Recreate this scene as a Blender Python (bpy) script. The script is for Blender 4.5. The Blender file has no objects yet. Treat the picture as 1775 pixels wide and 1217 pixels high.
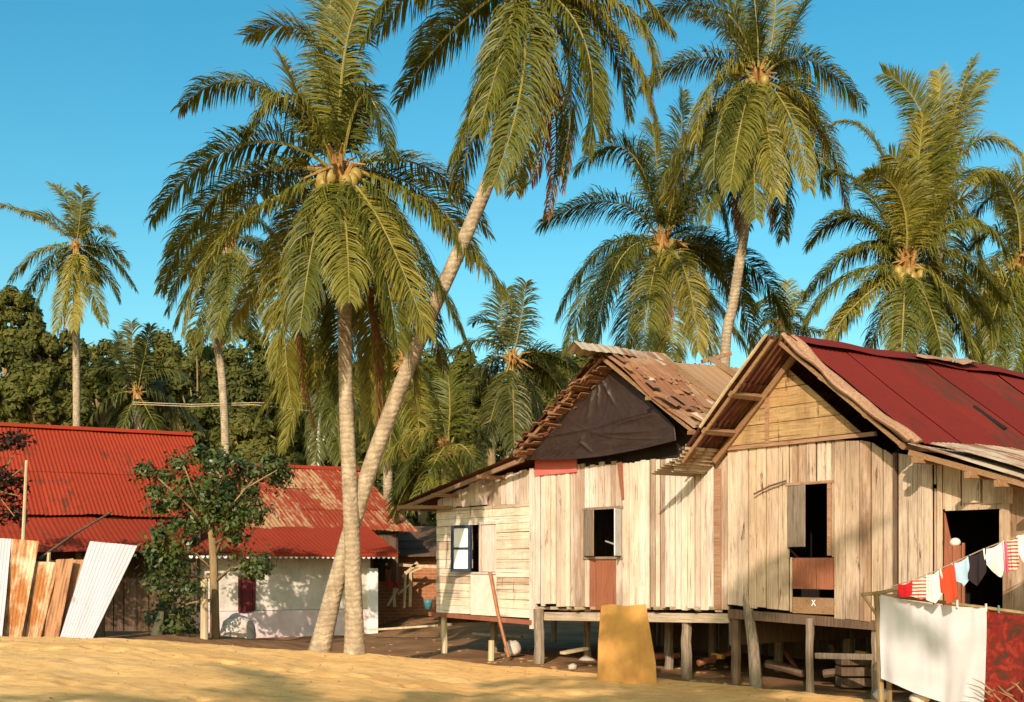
import bpy, math, random
from mathutils import Vector, Matrix, noise
C = bpy.context.scene.collection
sc = bpy.context.scene
R = math.radians
F, CX, HY, CH = 2120.0, 887.5, 975.0, 1.67      # focal length and horizon in photo pixels, eye height

def P(px, py, Y):
    return Vector(((px - CX) / F * Y, Y, CH + (HY - py) / F * Y))

class Frame:
    """a vertical-walled frame: local x along the front, local y into the building"""
    def __init__(s, o, ang):
        s.o = Vector(o); s.ang = ang
        s.M = Matrix.Translation(s.o) @ Matrix.Rotation(ang, 4, 'Z'); s.I = s.M.inverted()
    def hit(s, px, py, yl=0.0):
        o = s.I @ Vector((0, 0, CH)); d = s.I @ P(px, py, 1.0) - o
        t = (yl - o.y) / d.y; p = o + d * t
        return p.x, p.z
    def hitx(s, px, py, xl):
        o = s.I @ Vector((0, 0, CH)); d = s.I @ P(px, py, 1.0) - o
        t = (xl - o.x) / d.x; p = o + d * t
        return p.y, p.z
    def w(s, x, y, z): return s.M @ Vector((x, y, z))

# ---------------------------------------------------------------- scene graph
def tag(o, label=None, cat=None, group=None, kind=None):
    if label: o['label'] = label
    if cat: o['category'] = cat
    if group: o['group'] = group
    if kind: o['kind'] = kind
    return o

def empty(name, loc, label, cat, group=None, rz=0.0):
    o = bpy.data.objects.new(name, None); C.objects.link(o)
    o.location = loc; o.rotation_euler = (0, 0, rz); o.empty_display_size = .2
    return tag(o, label, cat, group)

class MB:
    def __init__(s): s.v = []; s.f = []
    def add(s, vs, fs):
        n = len(s.v); s.v += [tuple(p) for p in vs]; s.f += [tuple(i + n for i in f) for f in fs]
    def hexa(s, p):      # 8 points: bottom loop 0-3, top loop 4-7
        s.add(p, [(3, 2, 1, 0), (4, 5, 6, 7), (0, 1, 5, 4), (1, 2, 6, 5), (2, 3, 7, 6), (3, 0, 4, 7)])
    def box(s, a, b):
        (x0, y0, z0), (x1, y1, z1) = a, b
        s.hexa([(x0, y0, z0), (x1, y0, z0), (x1, y1, z0), (x0, y1, z0), (x0, y0, z1), (x1, y0, z1), (x1, y1, z1), (x0, y1, z1)])
    def bar(s, p, q, w, h, up=(0, 0, 1)):
        p = Vector(p); q = Vector(q); t = (q - p).normalized(); u = Vector(up)
        if abs(t.dot(u)) > .95: u = Vector((0, 1, 0))
        a = t.cross(u).normalized() * w / 2; b = a.cross(t).normalized() * h / 2
        s.hexa([p - a - b, p + a - b, q + a - b, q - a - b, p - a + b, p + a + b, q + a + b, q - a + b])
    def tube(s, pts, rad, n=8, caps=True):
        pts = [Vector(p) for p in pts]; m = len(pts); base = len(s.v); ref = None
        for i, p in enumerate(pts):
            t = (pts[min(i + 1, m - 1)] - pts[max(i - 1, 0)]).normalized()
            if ref is None:
                ref = t.cross(Vector((0, 1, 0)) if abs(t.y) < .9 else Vector((1, 0, 0))).normalized()
            ref = (ref - t * ref.dot(t)).normalized(); b = t.cross(ref)
            r = rad[i] if isinstance(rad, (list, tuple)) else rad
            for k in range(n):
                a = 2 * math.pi * k / n
                s.v.append(tuple(p + (ref * math.cos(a) + b * math.sin(a)) * r))
        for i in range(m - 1):
            for k in range(n):
                k2 = (k + 1) % n
                s.f.append((base + i * n + k, base + i * n + k2, base + (i + 1) * n + k2, base + (i + 1) * n + k))
        if caps:
            s.f.append(tuple(base + k for k in range(n))[::-1]); s.f.append(tuple(base + (m - 1) * n + k for k in range(n)))
    def grid(s, fn, nu, nv):
        base = len(s.v)
        for j in range(nv + 1):
            for i in range(nu + 1): s.v.append(tuple(fn(i / nu, j / nv)))
        for j in range(nv):
            for i in range(nu):
                a = base + j * (nu + 1) + i
                s.f.append((a, a + 1, a + nu + 2, a + nu + 1))
    def blob(s, c, r, seed=0, amp=.15, n=10, m=7):
        c = Vector(c); base = len(s.v)
        rr = r if hasattr(r, '__len__') else (r, r, r)
        for j in range(m + 1):
            th = math.pi * j / m
            for i in range(n):
                a = 2 * math.pi * i / n
                d = Vector((math.sin(th) * math.cos(a), math.sin(th) * math.sin(a), math.cos(th)))
                k = 1 + amp * noise.noise(d * 1.7 + Vector((seed * 3.1, 0, 0)))
                s.v.append((c.x + d.x * rr[0] * k, c.y + d.y * rr[1] * k, c.z + d.z * rr[2] * k))
        for j in range(m):
            for i in range(n):
                i2 = (i + 1) % n
                s.f.append((base + j * n + i, base + (j + 1) * n + i, base + (j + 1) * n + i2, base + j * n + i2))
    def build(s, name, mat, parent=None, origin=(0, 0, 0), smooth=False):
        o = Vector(origin)
        me = bpy.data.meshes.new(name)
        me.from_pydata([(v[0] - o.x, v[1] - o.y, v[2] - o.z) for v in s.v], [], s.f)
        me.materials.append(mat)
        if smooth:
            me.polygons.foreach_set('use_smooth', [True] * len(me.polygons))
        me.update()
        ob = bpy.data.objects.new(name, me); C.objects.link(ob)
        if parent: ob.parent = parent
        else: ob.location = o
        return ob

def poly(pts):
    """piecewise linear function through (x, z) points"""
    pts = sorted(pts)
    def f(x):
        if x <= pts[0][0]: return pts[0][1]
        for (a, za), (b, zb) in zip(pts, pts[1:]):
            if x <= b: return za + (zb - za) * (x - a) / max(b - a, 1e-9)
        return pts[-1][1]
    return f

# ---------------------------------------------------------------- materials
class NT:
    def __init__(s, name):
        s.m = bpy.data.materials.new(name); s.m.use_nodes = True
        s.t = s.m.node_tree; s.b = s.t.nodes['Principled BSDF']; s.out = s.t.nodes['Material Output']
    def n(s, typ, ins=None, **kw):
        nd = s.t.nodes.new(typ)
        for k, v in kw.items(): setattr(nd, k, v)
        for k, v in (ins or {}).items(): s.set(nd.inputs[k], v)
        return nd
    def set(s, sock, v):
        if hasattr(v, 'is_output'): s.t.links.new(v, sock)
        elif hasattr(v, '__len__') and len(v) == 3 and sock.type == 'RGBA': sock.default_value = (*v, 1)
        else: sock.default_value = v
    def coord(s, scale=(1, 1, 1), offset_random=False):
        c = s.n('ShaderNodeTexCoord').outputs['Object']
        mp = s.n('ShaderNodeMapping', {'Vector': c, 'Scale': scale})
        if offset_random:
            r = s.n('ShaderNodeObjectInfo').outputs['Random']
            sv = s.n('ShaderNodeVectorMath', {0: (37, 17, 53), 'Scale': r}, operation='SCALE').outputs[0]
            s.set(mp.inputs['Location'], sv)
        return mp.outputs[0]
    def noise(s, vec, scale=5, detail=4, rough=.6, dist=0):
        return s.n('ShaderNodeTexNoise', {'Vector': vec, 'Scale': scale, 'Detail': detail, 'Roughness': rough, 'Distortion': dist}).outputs['Fac']
    def ramp(s, fac, stops, interp='LINEAR'):
        r = s.n('ShaderNodeValToRGB', {'Fac': fac}); cr = r.color_ramp; cr.interpolation = interp
        while len(cr.elements) < len(stops): cr.elements.new(.5)
        for e, (p, c) in zip(cr.elements, stops):
            e.position = p; e.color = (*c, 1) if hasattr(c, '__len__') else (c, c, c, 1)
        return r.outputs['Color']
    def mix(s, fac, a, b, mode='MIX'):
        nd = s.n('ShaderNodeMix', data_type='RGBA', blend_type=mode)
        s.set(nd.inputs[0], fac); s.set(nd.inputs[6], a); s.set(nd.inputs[7], b)
        return nd.outputs[2]
    def math(s, op, a, b=0.0):
        return s.n('ShaderNodeMath', {0: a, 1: b}, operation=op).outputs[0]
    def island(s): return s.n('ShaderNodeNewGeometry').outputs['Random Per Island']
    def hsv(s, col, h=.5, sat=1, v=1):
        return s.n('ShaderNodeHueSaturation', {'Color': col, 'Hue': h, 'Saturation': sat, 'Value': v}).outputs[0]
    def fin(s, col, rough=.8, bump=None, strength=.3, dist=.02, spec=.3, metal=0):
        s.set(s.b.inputs['Base Color'], col); s.set(s.b.inputs['Roughness'], rough)
        s.b.inputs['Specular IOR Level'].default_value = spec; s.set(s.b.inputs['Metallic'], metal)
        if bump is not None:
            b = s.n('ShaderNodeBump', {'Height': bump, 'Strength': strength, 'Distance': dist})
            s.set(s.b.inputs['Normal'], b.outputs[0])
        return s.m

def wood(name, light, mid, dark, axis='Z', stain=.5, var=.5, rough=.85):
    """weathered boards: grain along an axis, tint per board, dark and orange stains"""
    t = NT(name)
    sc_ = {'Z': (1, 1, .05), 'X': (.05, 1, 1), 'Y': (1, .05, 1)}[axis]
    isl = t.island()
    v = t.coord(sc_)
    off = t.n('ShaderNodeVectorMath', {0: v, 1: t.n('ShaderNodeVectorMath', {0: (9, 7, 3), 'Scale': isl}, operation='SCALE').outputs[0]}, operation='ADD').outputs[0]
    g = t.noise(off, 55, 6, .72, .3)
    col = t.ramp(g, [(.24, dark), (.40, mid), (.60, light)])
    big = t.noise(t.coord((1, 1, .35)), 1.6, 5, .65)
    st = t.ramp(big, [(.45, 0.0), (.7, 1.0)])
    col = t.mix(t.math('MULTIPLY', st, stain), col, t.mix(g, tuple(c * .5 for c in dark), mid))
    tint = t.ramp(isl, [(0, (.62, .5, .4)), (.2, (.85, .78, .7)), (.4, (1, .98, .95)), (.6, (.9, .85, .74)), (.8, (1, .92, .8)), (1, (.74, .7, .66))], 'CONSTANT')
    col = t.mix(var, col, t.mix(1.0, col, tint, 'MULTIPLY'))
    ln = t.ramp(t.noise({'Z': t.coord((1, 1, .02)), 'X': t.coord((.02, 1, 1)), 'Y': t.coord((1, .02, 1))}[axis], 30, 3, .8), [(.60, 0.0), (.66, .75)])
    col = t.mix(ln, col, tuple(c * .45 for c in dark))
    pale = t.ramp(t.noise(t.coord((1, 1, .25) if axis == 'Z' else (.25, 1, 1)), 3.2, 5, .7), [(.52, 0.0), (.7, .45)])
    col = t.mix(pale, col, tuple(min(.85, c * 1.12 + .05) for c in light))
    spots = t.ramp(t.noise(t.coord((1, 1, .15)), 9, 5, .75), [(.60, 0.0), (.68, 1.0)])
    col = t.mix(t.math('MULTIPLY', spots, stain * 1.1), col, tuple(c * f for c, f in zip(dark, (.8, .5, .35))))
    return t.fin(col, rough, g, .5, .01)

def sheetmetal(name, base, base2, rust, amount, axis='X', rough=.6, metal=0.0, streak=1.0):
    """painted or bare roofing sheet with rust patches and streaks down the slope"""
    t = NT(name)
    isl = t.island()
    s_ = {'X': (.25, 1, .25), 'Y': (1, .22, .22), 'Z': (1, 1, .2)}[axis]
    big = t.noise(t.coord(), 1.1, 6, .65)
    stv = t.noise(t.coord(s_), 6 if streak < 1.2 else 11, 5, .65)
    col = t.mix(big, base, base2)
    m = t.math('ADD', t.math('MULTIPLY', stv, .6 * streak), t.math('MULTIPLY', big, 1 - .6 * streak))
    m = t.math('ADD', m, t.math('MULTIPLY', t.math('SUBTRACT', isl, .5), .16))
    msk = t.ramp(m, [(max(.02, .64 - amount * .3), 0.0), (.72 - amount * .26, 1.0)])
    fine = t.noise(t.coord(), 24, 5, .7)
    rc = t.mix(fine, tuple(c * .55 for c in rust), rust)
    col = t.mix(msk, col, rc)
    vv = t.math('ADD', .88, t.math('MULTIPLY', isl, .2))
    col = t.hsv(col, .5, 1, vv)
    col = t.mix(t.ramp(fine, [(.5, 0.0), (.8, .3)]), col, tuple(c * .5 for c in base))
    return t.fin(col, rough, fine, .2, .006, .12, metal)

def plain(name, col, dark=None, scale=8, rough=.8, strength=.3, spec=.25, stretch=(1, 1, 1), rnd=False):
    t = NT(name); n = t.noise(t.coord(stretch, rnd), scale, 6, .65)
    dark = dark or tuple(c * .6 for c in col)
    return t.fin(t.ramp(n, [(.3, dark), (.65, col)]), rough, n, strength, .02, spec)

def leafmat(name, cols, trans=.35, rough=.5, spec=.3, isl=.6):
    """two-sided leaf: colour varies by leaf and by plant, some light passes through"""
    t = NT(name)
    i = t.island(); r = t.n('ShaderNodeObjectInfo').outputs['Random']
    k = t.math('ADD', t.math('MULTIPLY', i, isl), t.math('MULTIPLY', r, 1 - isl))
    n = len(cols)
    col = t.ramp(k, [(j / (n - 1), c) for j, c in enumerate(cols)])
    t.fin(col, rough, None, spec=spec)
    tr = t.n('ShaderNodeBsdfTranslucent'); t.set(tr.inputs['Color'], t.mix(.5, col, t.mix(1.0, col, (1.5, 1.4, .5), 'MULTIPLY')))
    mx = t.n('ShaderNodeMixShader', {0: trans}); t.t.links.new(t.b.outputs[0], mx.inputs[1]); t.t.links.new(tr.outputs[0], mx.inputs[2])
    t.t.links.new(mx.outputs[0], t.out.inputs['Surface'])
    return t.m

M = {}
M['plank_grey'] = wood('weathered_plank', (.69, .605, .54), (.56, .47, .405), (.20, .13, .095), 'Z', .75, 1.0)
M['plank_tan'] = wood('tan_plank', (.62, .495, .385), (.455, .345, .245), (.13, .078, .05), 'Z', .95, 1.0)
M['board'] = wood('weathered_board', (.76, .67, .56), (.64, .54, .42), (.24, .15, .09), 'X', .8, .9)
M['board_gable'] = wood('gable_board', (.46, .31, .145), (.33, .20, .085), (.09, .05, .025), 'X', 1.0, .7)
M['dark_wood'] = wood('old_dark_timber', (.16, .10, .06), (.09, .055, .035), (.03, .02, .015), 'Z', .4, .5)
M['post'] = wood('grey_post', (.28, .22, .16), (.18, .13, .09), (.06, .045, .03), 'Z', .6, .4)
M['beam'] = wood('floor_beam', (.48, .38, .27), (.34, .25, .16), (.12, .08, .05), 'X', .4, .5)
M['red_board'] = wood('red_brown_board', (.30, .11, .055), (.24, .08, .04), (.10, .04, .02), 'Z', .4, .3)
M['rafter'] = wood('brown_rafter', (.30, .175, .09), (.21, .115, .055), (.10, .05, .03), 'Y', .3, .5)
M['rake'] = wood('peeling_rake_board', (.36, .225, .135), (.27, .13, .07), (.22, .10, .05), 'X', .4, .4)
M['red_roof'] = sheetmetal('dark_red_roof', (.165, .019, .013), (.115, .015, .011), (.10, .03, .018), .34, 'X', .8, 0, .8)
M['red_roof_bright'] = sheetmetal('bright_red_roof', (.315, .040, .015), (.235, .029, .013), (.16, .04, .018), .26, 'Y', .85, 0, 1)
M['rusty_roof'] = sheetmetal('rusty_red_roof', (.29, .038, .016), (.25, .05, .022), (.46, .26, .13), .56, 'Y', .85, 0, 1.45)
M['scrap_roof'] = sheetmetal('rusted_scrap_roof', (.25, .115, .06), (.17, .075, .04), (.36, .22, .13), .55, 'X', .8, 0, .6)
M['tan_sheet'] = sheetmetal('tan_roof_sheet', (.36, .215, .115), (.31, .18, .095), (.24, .12, .06), .15, 'X', .85, 0, .5)
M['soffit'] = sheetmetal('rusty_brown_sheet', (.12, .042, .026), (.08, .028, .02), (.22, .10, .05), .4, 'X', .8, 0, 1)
M['tin_white'] = sheetmetal('pale_tin', (.54, .47, .49), (.42, .37, .40), (.30, .12, .06), .12, 'Z', .5, .1, 1)
M['tin_rust'] = sheetmetal('rusty_tin', (.66, .50, .36), (.58, .36, .18), (.44, .17, .05), .75, 'Z', .7, .1, 1)
M['tin_brown'] = sheetmetal('brown_tin', (.42, .22, .11), (.34, .17, .09), (.24, .10, .05), .5, 'Z', .8, 0, 1)
M['tin_grey'] = sheetmetal('grey_tin', (.46, .38, .28), (.38, .30, .22), (.30, .14, .07), .45, 'X', .6, .1, 1)
M['tarp'] = plain('brown_tarpaulin', (.040, .023, .018), (.024, .014, .011), 5, .5, .8, .4)
M['pink'] = plain('faded_red_panel', (.62, .12, .10), (.50, .16, .13), 3, .7)
M['plywood'] = plain('yellow_plywood', (.52, .255, .055), (.34, .15, .032), 4, .7, .2, .3, (1, 1, .25))
M['pale_panel'] = plain('pale_panel', (.72, .64, .54), (.58, .50, .40), 4, .8)
M['black'] = plain('unlit_room_black', (.02, .015, .012), (.01, .008, .007), 4, .9)  # near-black linings put room darkness into colour; the loose lath shares it
M['blue_frame'] = plain('dark_blue_paint', (.03, .045, .09), (.02, .03, .05), 9, .5)
M['white_paint'] = plain('white_paint', (.80, .78, .76), (.70, .68, .66), 5, .6, .1)
M['rope'] = plain('rope_fibre', (.35, .27, .17), (.2, .15, .1), 40, .9)
M['rock'] = plain('pale_rock', (.62, .53, .45), (.36, .29, .23), 5, .9, .8)
M['stone'] = plain('grey_stone', (.42, .36, .28), (.26, .21, .16), 6, .9, .6)
M['bark'] = plain('brown_bark', (.30, .21, .10), (.13, .085, .045), 6, .9, .8, .2, (1, 1, .25))
M['pole_grey'] = plain('grey_pole', (.52, .52, .52), (.38, .38, .38), 5, .6)
M['bamboo'] = plain('dry_pole', (.52, .42, .26), (.34, .25, .14), 8, .7, .3, .3, (1, 1, .2))
M['orange_stick'] = plain('rusty_stick', (.40, .16, .07), (.22, .09, .04), 8, .8)
M['coconut'] = plain('coconut_husk', (.30, .22, .05), (.20, .12, .03), 6, .5, .2, .4, rnd=True)
M['fibre'] = plain('crown_fibre', (.40, .22, .07), (.20, .09, .03), 14, .9, .8, .2, (1, 1, .3))
M['turquoise'] = plain('turquoise_enamel', (.08, .22, .24), (.05, .15, .17), 5, .4)
M['yellow'] = plain('yellow_offcut', (.62, .38, .07), (.42, .24, .05), 6, .8)

t = NT('lime_plaster')
n1 = t.noise(t.coord(), 2.2, 6, .7); n2 = t.noise(t.coord((1, 1, .3)), 7, 5, .7)
col = t.ramp(n1, [(.3, (.46, .41, .34)), (.6, (.66, .61, .53))])  # grey tone carries dirt plus shade on the wall put into colour
col = t.mix(t.ramp(n2, [(.55, 0.0), (.75, .55)]), col, (.30, .24, .18))
M['plaster'] = t.fin(col, .9, n2, .25)
M['plaster_pink'] = plain('pink_plaster', (.78, .62, .60), (.60, .46, .44), 3, .9)

t = NT('brick_courses')
bt = t.n('ShaderNodeTexBrick', {'Scale': 1.0, 'Color1': (.42, .15, .055, 1), 'Color2': (.30, .095, .04, 1), 'Mortar': (.40, .26, .15, 1), 'Mortar Size': .012, 'Brick Width': .22, 'Row Height': .085})
cc = t.n('ShaderNodeTexCoord').outputs['Object']
sx = t.n('ShaderNodeSeparateXYZ', {0: cc}); cb = t.n('ShaderNodeCombineXYZ', {0: sx.outputs[0], 1: sx.outputs[2]})
t.set(bt.inputs['Vector'], cb.outputs[0])
M['brick'] = t.fin(t.mix(t.noise(cc, 4), bt.outputs['Color'], (.26, .10, .04)), .9, bt.outputs['Fac'], -.5, .01)

t = NT('yellow_sand')
n1 = t.noise(t.coord((.35, 1, 1)), 1.3, 8, .65); n2 = t.noise(t.coord((.4, 1, 1)), 9, 7, .75); n3 = t.noise(t.coord((.5, 1, 1)), 45, 4, .75)
col = t.ramp(n1, [(.25, (.64, .345, .11)), (.5, (.80, .465, .165)), (.75, (.86, .54, .225))])
col = t.mix(t.ramp(n2, [(.36, .6), (.52, 0.0)]), col, (.46, .235, .075))
col = t.mix(t.ramp(n3, [(.55, 0.0), (.75, .5)]), col, (.86, .62, .34))
hh = t.math('ADD', n2, t.math('MULTIPLY', n3, .35))
M['sand'] = t.fin(col, .95, hh, .5, .05, .1)
t = NT('trodden_earth')
n1 = t.noise(t.coord(), .9, 8, .7); n2 = t.noise(t.coord((.4, 1, 1)), 7, 6, .7)
col = t.ramp(n1, [(.3, (.17, .085, .04)), (.5, (.30, .155, .065)), (.7, (.42, .24, .11))])
col = t.mix(t.ramp(n2, [(.35, .8), (.6, 0.0)]), col, (.13, .07, .04))
M['earth'] = t.fin(col, .95, n2, .8, .05, .1)

t = NT('ringed_palm_trunk')
wv = t.n('ShaderNodeTexWave', {'Vector': t.coord((1, 1, 1), True), 'Scale': 3.6, 'Distortion': 5.5, 'Detail': 3, 'Detail Scale': 2.2}, bands_direction='Z', wave_type='BANDS').outputs['Fac']
n1 = t.noise(t.coord((1, 1, .5), True), 7, 6, .7)
col = t.ramp(n1, [(.3, (.20, .15, .095)), (.55, (.36, .28, .185)), (.75, (.53, .43, .30))])
col = t.mix(t.ramp(wv, [(.05, .34), (.3, 0.0)]), col, (.17, .11, .06))
M['trunk'] = t.fin(col, .9, t.math('ADD', wv, t.math('MULTIPLY', n1, 2.0)), .4, .025, .15)

M['frond'] = leafmat('palm_leaflets', [(.048, .060, .010), (.115, .122, .016), (.21, .19, .028), (.36, .29, .055)], .34, .45, .3, .3)  # dark end of the random tints also imitates shaded fronds
M['frond_shade'] = leafmat('shaded_palm_leaflets', [(.032, .040, .010), (.066, .072, .013), (.11, .105, .018)], .25, .45, .35, .4)  # darker copy of the leaflets with shade put into its colour
M['midrib'] = plain('frond_midrib', (.30, .25, .065), (.20, .16, .04), 8, .5, .2, .3, rnd=True)
M['frond_dry'] = leafmat('dry_palm_leaflets', [(.18, .075, .04), (.33, .15, .065), (.45, .25, .11)], .25, .8, .1, .6)
M['leaf_hill'] = leafmat('hill_tree_leaves', [(.050, .058, .012), (.092, .096, .018), (.16, .145, .030)], .3, .6, .2, .5)
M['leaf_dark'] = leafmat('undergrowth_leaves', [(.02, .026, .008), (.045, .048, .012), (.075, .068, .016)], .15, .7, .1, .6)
M['leaf_small'] = leafmat('small_tree_leaves', [(.020, .045, .010), (.045, .075, .014), (.085, .10, .020), (.14, .14, .035)], .25, .4, .45, .8)
M['leaf_red'] = leafmat('dark_reddish_leaves', [(.022, .011, .008), (.036, .018, .010), (.026, .026, .010)], .15, .6, .2, .7)

def cloth(name, cols, scale=6, kind='noise', trans=.25):
    t = NT(name)
    if kind == 'stripe':
        f = t.n('ShaderNodeTexWave', {'Vector': t.coord(), 'Scale': scale, 'Distortion': 1.2, 'Detail': 1}, bands_direction='Z').outputs['Fac']
        col = t.ramp(f, [(.45, cols[0]), (.55, cols[1])])
    elif kind == 'print':
        f = t.noise(t.coord(), scale, 3, .6, 1.0)
        col = t.ramp(f, [(.35, cols[0]), (.5, cols[1]), (.62, cols[2])])
    else:
        f = t.noise(t.coord(), scale, 3, .5); col = t.ramp(f, [(.3, tuple(c * .85 for c in cols[0])), (.7, cols[0])])
    t.fin(col, .9, t.noise(t.coord(), 120, 2), .15, .004, .1)
    tr = t.n('ShaderNodeBsdfTranslucent'); t.set(tr.inputs['Color'], col)
    mx = t.n('ShaderNodeMixShader', {0: trans}); t.t.links.new(t.b.outputs[0], mx.inputs[1]); t.t.links.new(tr.outputs[0], mx.inputs[2])
    t.t.links.new(mx.outputs[0], t.out.inputs['Surface'])
    return t.m

# ---------------------------------------------------------------- camera, light
cam = bpy.data.objects.new('camera', bpy.data.cameras.new('camera')); C.objects.link(cam)
cam.location = (0, 0, CH); cam.rotation_euler = (R(90), 0, 0)
cam.data.sensor_width = 36; cam.data.lens = 36 * F / 1775
cam.data.shift_y = (HY - 608.5) / 1775; cam.data.clip_end = 3000
sc.camera = cam
AZ, EL = R(12), R(25)                      # sun behind the viewer's left shoulder, low
sd = Vector((-math.sin(AZ) * math.cos(EL), -math.cos(AZ) * math.cos(EL), math.sin(EL)))
sun = bpy.data.objects.new('sun', bpy.data.lights.new('sun', 'SUN')); C.objects.link(sun)
sun.rotation_euler = sd.to_track_quat('Z', 'Y').to_euler(); sun.data.energy = 4.6; sun.data.angle = R(.5); sun.data.color = (1, .825, .68)
w = bpy.data.worlds.new('World'); sc.world = w; w.use_nodes = True
nt = w.node_tree; bg = nt.nodes['Background']
sky = nt.nodes.new('ShaderNodeTexSky'); sky.sky_type = 'NISHITA'; sky.sun_disc = False
sky.sun_elevation = EL; sky.sun_rotation = math.pi + AZ; sky.air_density = 1.0; sky.dust_density = 2.2; sky.ozone_density = 1.5
hs = nt.nodes.new('ShaderNodeHueSaturation'); hs.inputs['Hue'].default_value = .49; hs.inputs['Saturation'].default_value = 1.45; hs.inputs['Value'].default_value = 1.0
nt.links.new(sky.outputs[0], hs.inputs['Color']); mul = nt.nodes.new('ShaderNodeMix'); mul.data_type = 'RGBA'; mul.blend_type = 'MULTIPLY'; mul.inputs[0].default_value = 1; mul.inputs[7].default_value = (.98, 1.2, 1.0, 1)
nt.links.new(hs.outputs[0], mul.inputs[6]); nt.links.new(mul.outputs[2], bg.inputs['Color']); bg.inputs['Strength'].default_value = .14
sc.view_settings.view_transform = 'Standard'; sc.view_settings.look = 'None'; sc.view_settings.exposure = .35; sc.view_settings.gamma = 1
sc.cycles.use_denoising = True; sc.cycles.max_bounces = 6; sc.cycles.diffuse_bounces = 3; sc.cycles.transparent_max_bounces = 4
# ---------------------------------------------------------------- ground
random.seed(11)
CREST = [(-200, 1100, 17.0), (0, 1102, 17.0), (250, 1109, 17.0), (400, 1118, 17.2), (500, 1128, 17.4), (620, 1133, 17.9), (700, 1137, 18.0), (830, 1151, 18.3),
         (950, 1160, 18.1), (1150, 1178, 16.9), (1300, 1190, 15.9), (1520, 1214, 14.3), (1775, 1240, 13.0), (2100, 1262, 12.0)]
cp = [P(*c) for c in CREST]
crY = poly([(p.x, p.y) for p in cp]); crZ = poly([(p.x, p.z) for p in cp])
def gz(x, y):      # yard height behind the sand bank
    z = .02 + .03 * noise.noise(Vector((x * .6, y * .6, 0)))
    z += .36 * max(0, min(1, (-x - 4) / 2)) * max(0, min(1, (26 - y) / 3))
    z += .45 * max(0, min(1, (y - 27) / 6)) * max(0, min(1, (x + 3.4) / .8))
    return z
rs = random.Random(61); DIPS = []
for (x0, y0, x1, y1) in ((-6.5, 12.2, 6.2, 10.6), (-7, 14.6, 1.5, 15.4), (-5, 10.2, 3.0, 13.8)):
    n_ = int(math.hypot(x1 - x0, y1 - y0) / .34)
    for i in range(n_):
        k = i / n_; DIPS.append((x0 + (x1 - x0) * k + rs.uniform(-.06, .06), y0 + (y1 - y0) * k + (.11 if i % 2 else -.11) + rs.uniform(-.05, .05) + .5 * math.sin(k * 6), rs.uniform(.10, .14), rs.uniform(.02, .035)))
for i in range(60): DIPS.append((rs.uniform(-8, 6), rs.uniform(9.5, 16.5), rs.uniform(.15, .45), rs.uniform(-.03, .03)))
CELL = {}
for dd_ in DIPS:
    for a_ in (-1, 0, 1):
        for b_ in (-1, 0, 1): CELL.setdefault((int(dd_[0] // 1) + a_, int(dd_[1] // 1) + b_), []).append(dd_)
def dips(x, y):
    z = 0
    for (a, b, r, h_) in CELL.get((int(x // 1), int(y // 1)), ()):
        q = ((x - a) ** 2 + (y - b) ** 2) / (r * r)
        if q < 6: z += -h_ * math.exp(-q) + h_ * .45 * math.exp(-(math.sqrt(q) - 1.35) ** 2 * 5)
    return z
mb = MB()
def sand(u, v):
    x = -11 + 19 * u; yc = crY(x); zc = crZ(x) + .02 * noise.noise(Vector((x * 1.7, 3, 0))) + .012 * noise.noise(Vector((x * 6, 1, 0)))
    yc += .25 * noise.noise(Vector((x * .9, 0, 5)))
    y = (2 + (yc - 2) * (1 - (1 - v / .85) ** 1.5)) if v < .85 else yc + (v - .85) / .15 * 1.1
    if y <= yc:
        z = zc - .018 * (yc - y) + .05 * noise.noise(Vector((x * .5, y * .8, 0))) * min(1, (yc - y)) + .018 * noise.noise(Vector((x * 2.6, y * 3, 2))) + .008 * noise.noise(Vector((x * 7, y * 11, 2))) + dips(x, y)
    else:
        k = (y - yc) / 1.1; z = zc + (min(gz(x, y), zc) - .12 - zc) * (k * k * (3 - 2 * k)) - .002
    return (x, y, z)
mb.grid(sand, 420, 300)
tag(mb.build('sand', M['sand'], smooth=True), 'sunlit yellow sand bank across the foreground', 'sand', kind='structure')
mb = MB()
def yard(u, v):
    x = -60 + 120 * u; y = 11 + 60 * v ** 1.6
    return (x, y, gz(x, y) if crY(x) + .2 < y else min(gz(x, y), crZ(x)) - .25)
mb.grid(yard, 240, 120)
tag(mb.build('ground', M['earth'], smooth=True), 'brown trodden earth around the houses', 'ground', kind='structure')
mb = MB(); mb.grid(lambda u, v: (-1200 + 2400 * u, -300 + 1900 * v, -.55), 40, 40)
tag(mb.build('terrain', M['earth']), 'bare earth reaching to the horizon', 'terrain', kind='structure')

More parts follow.
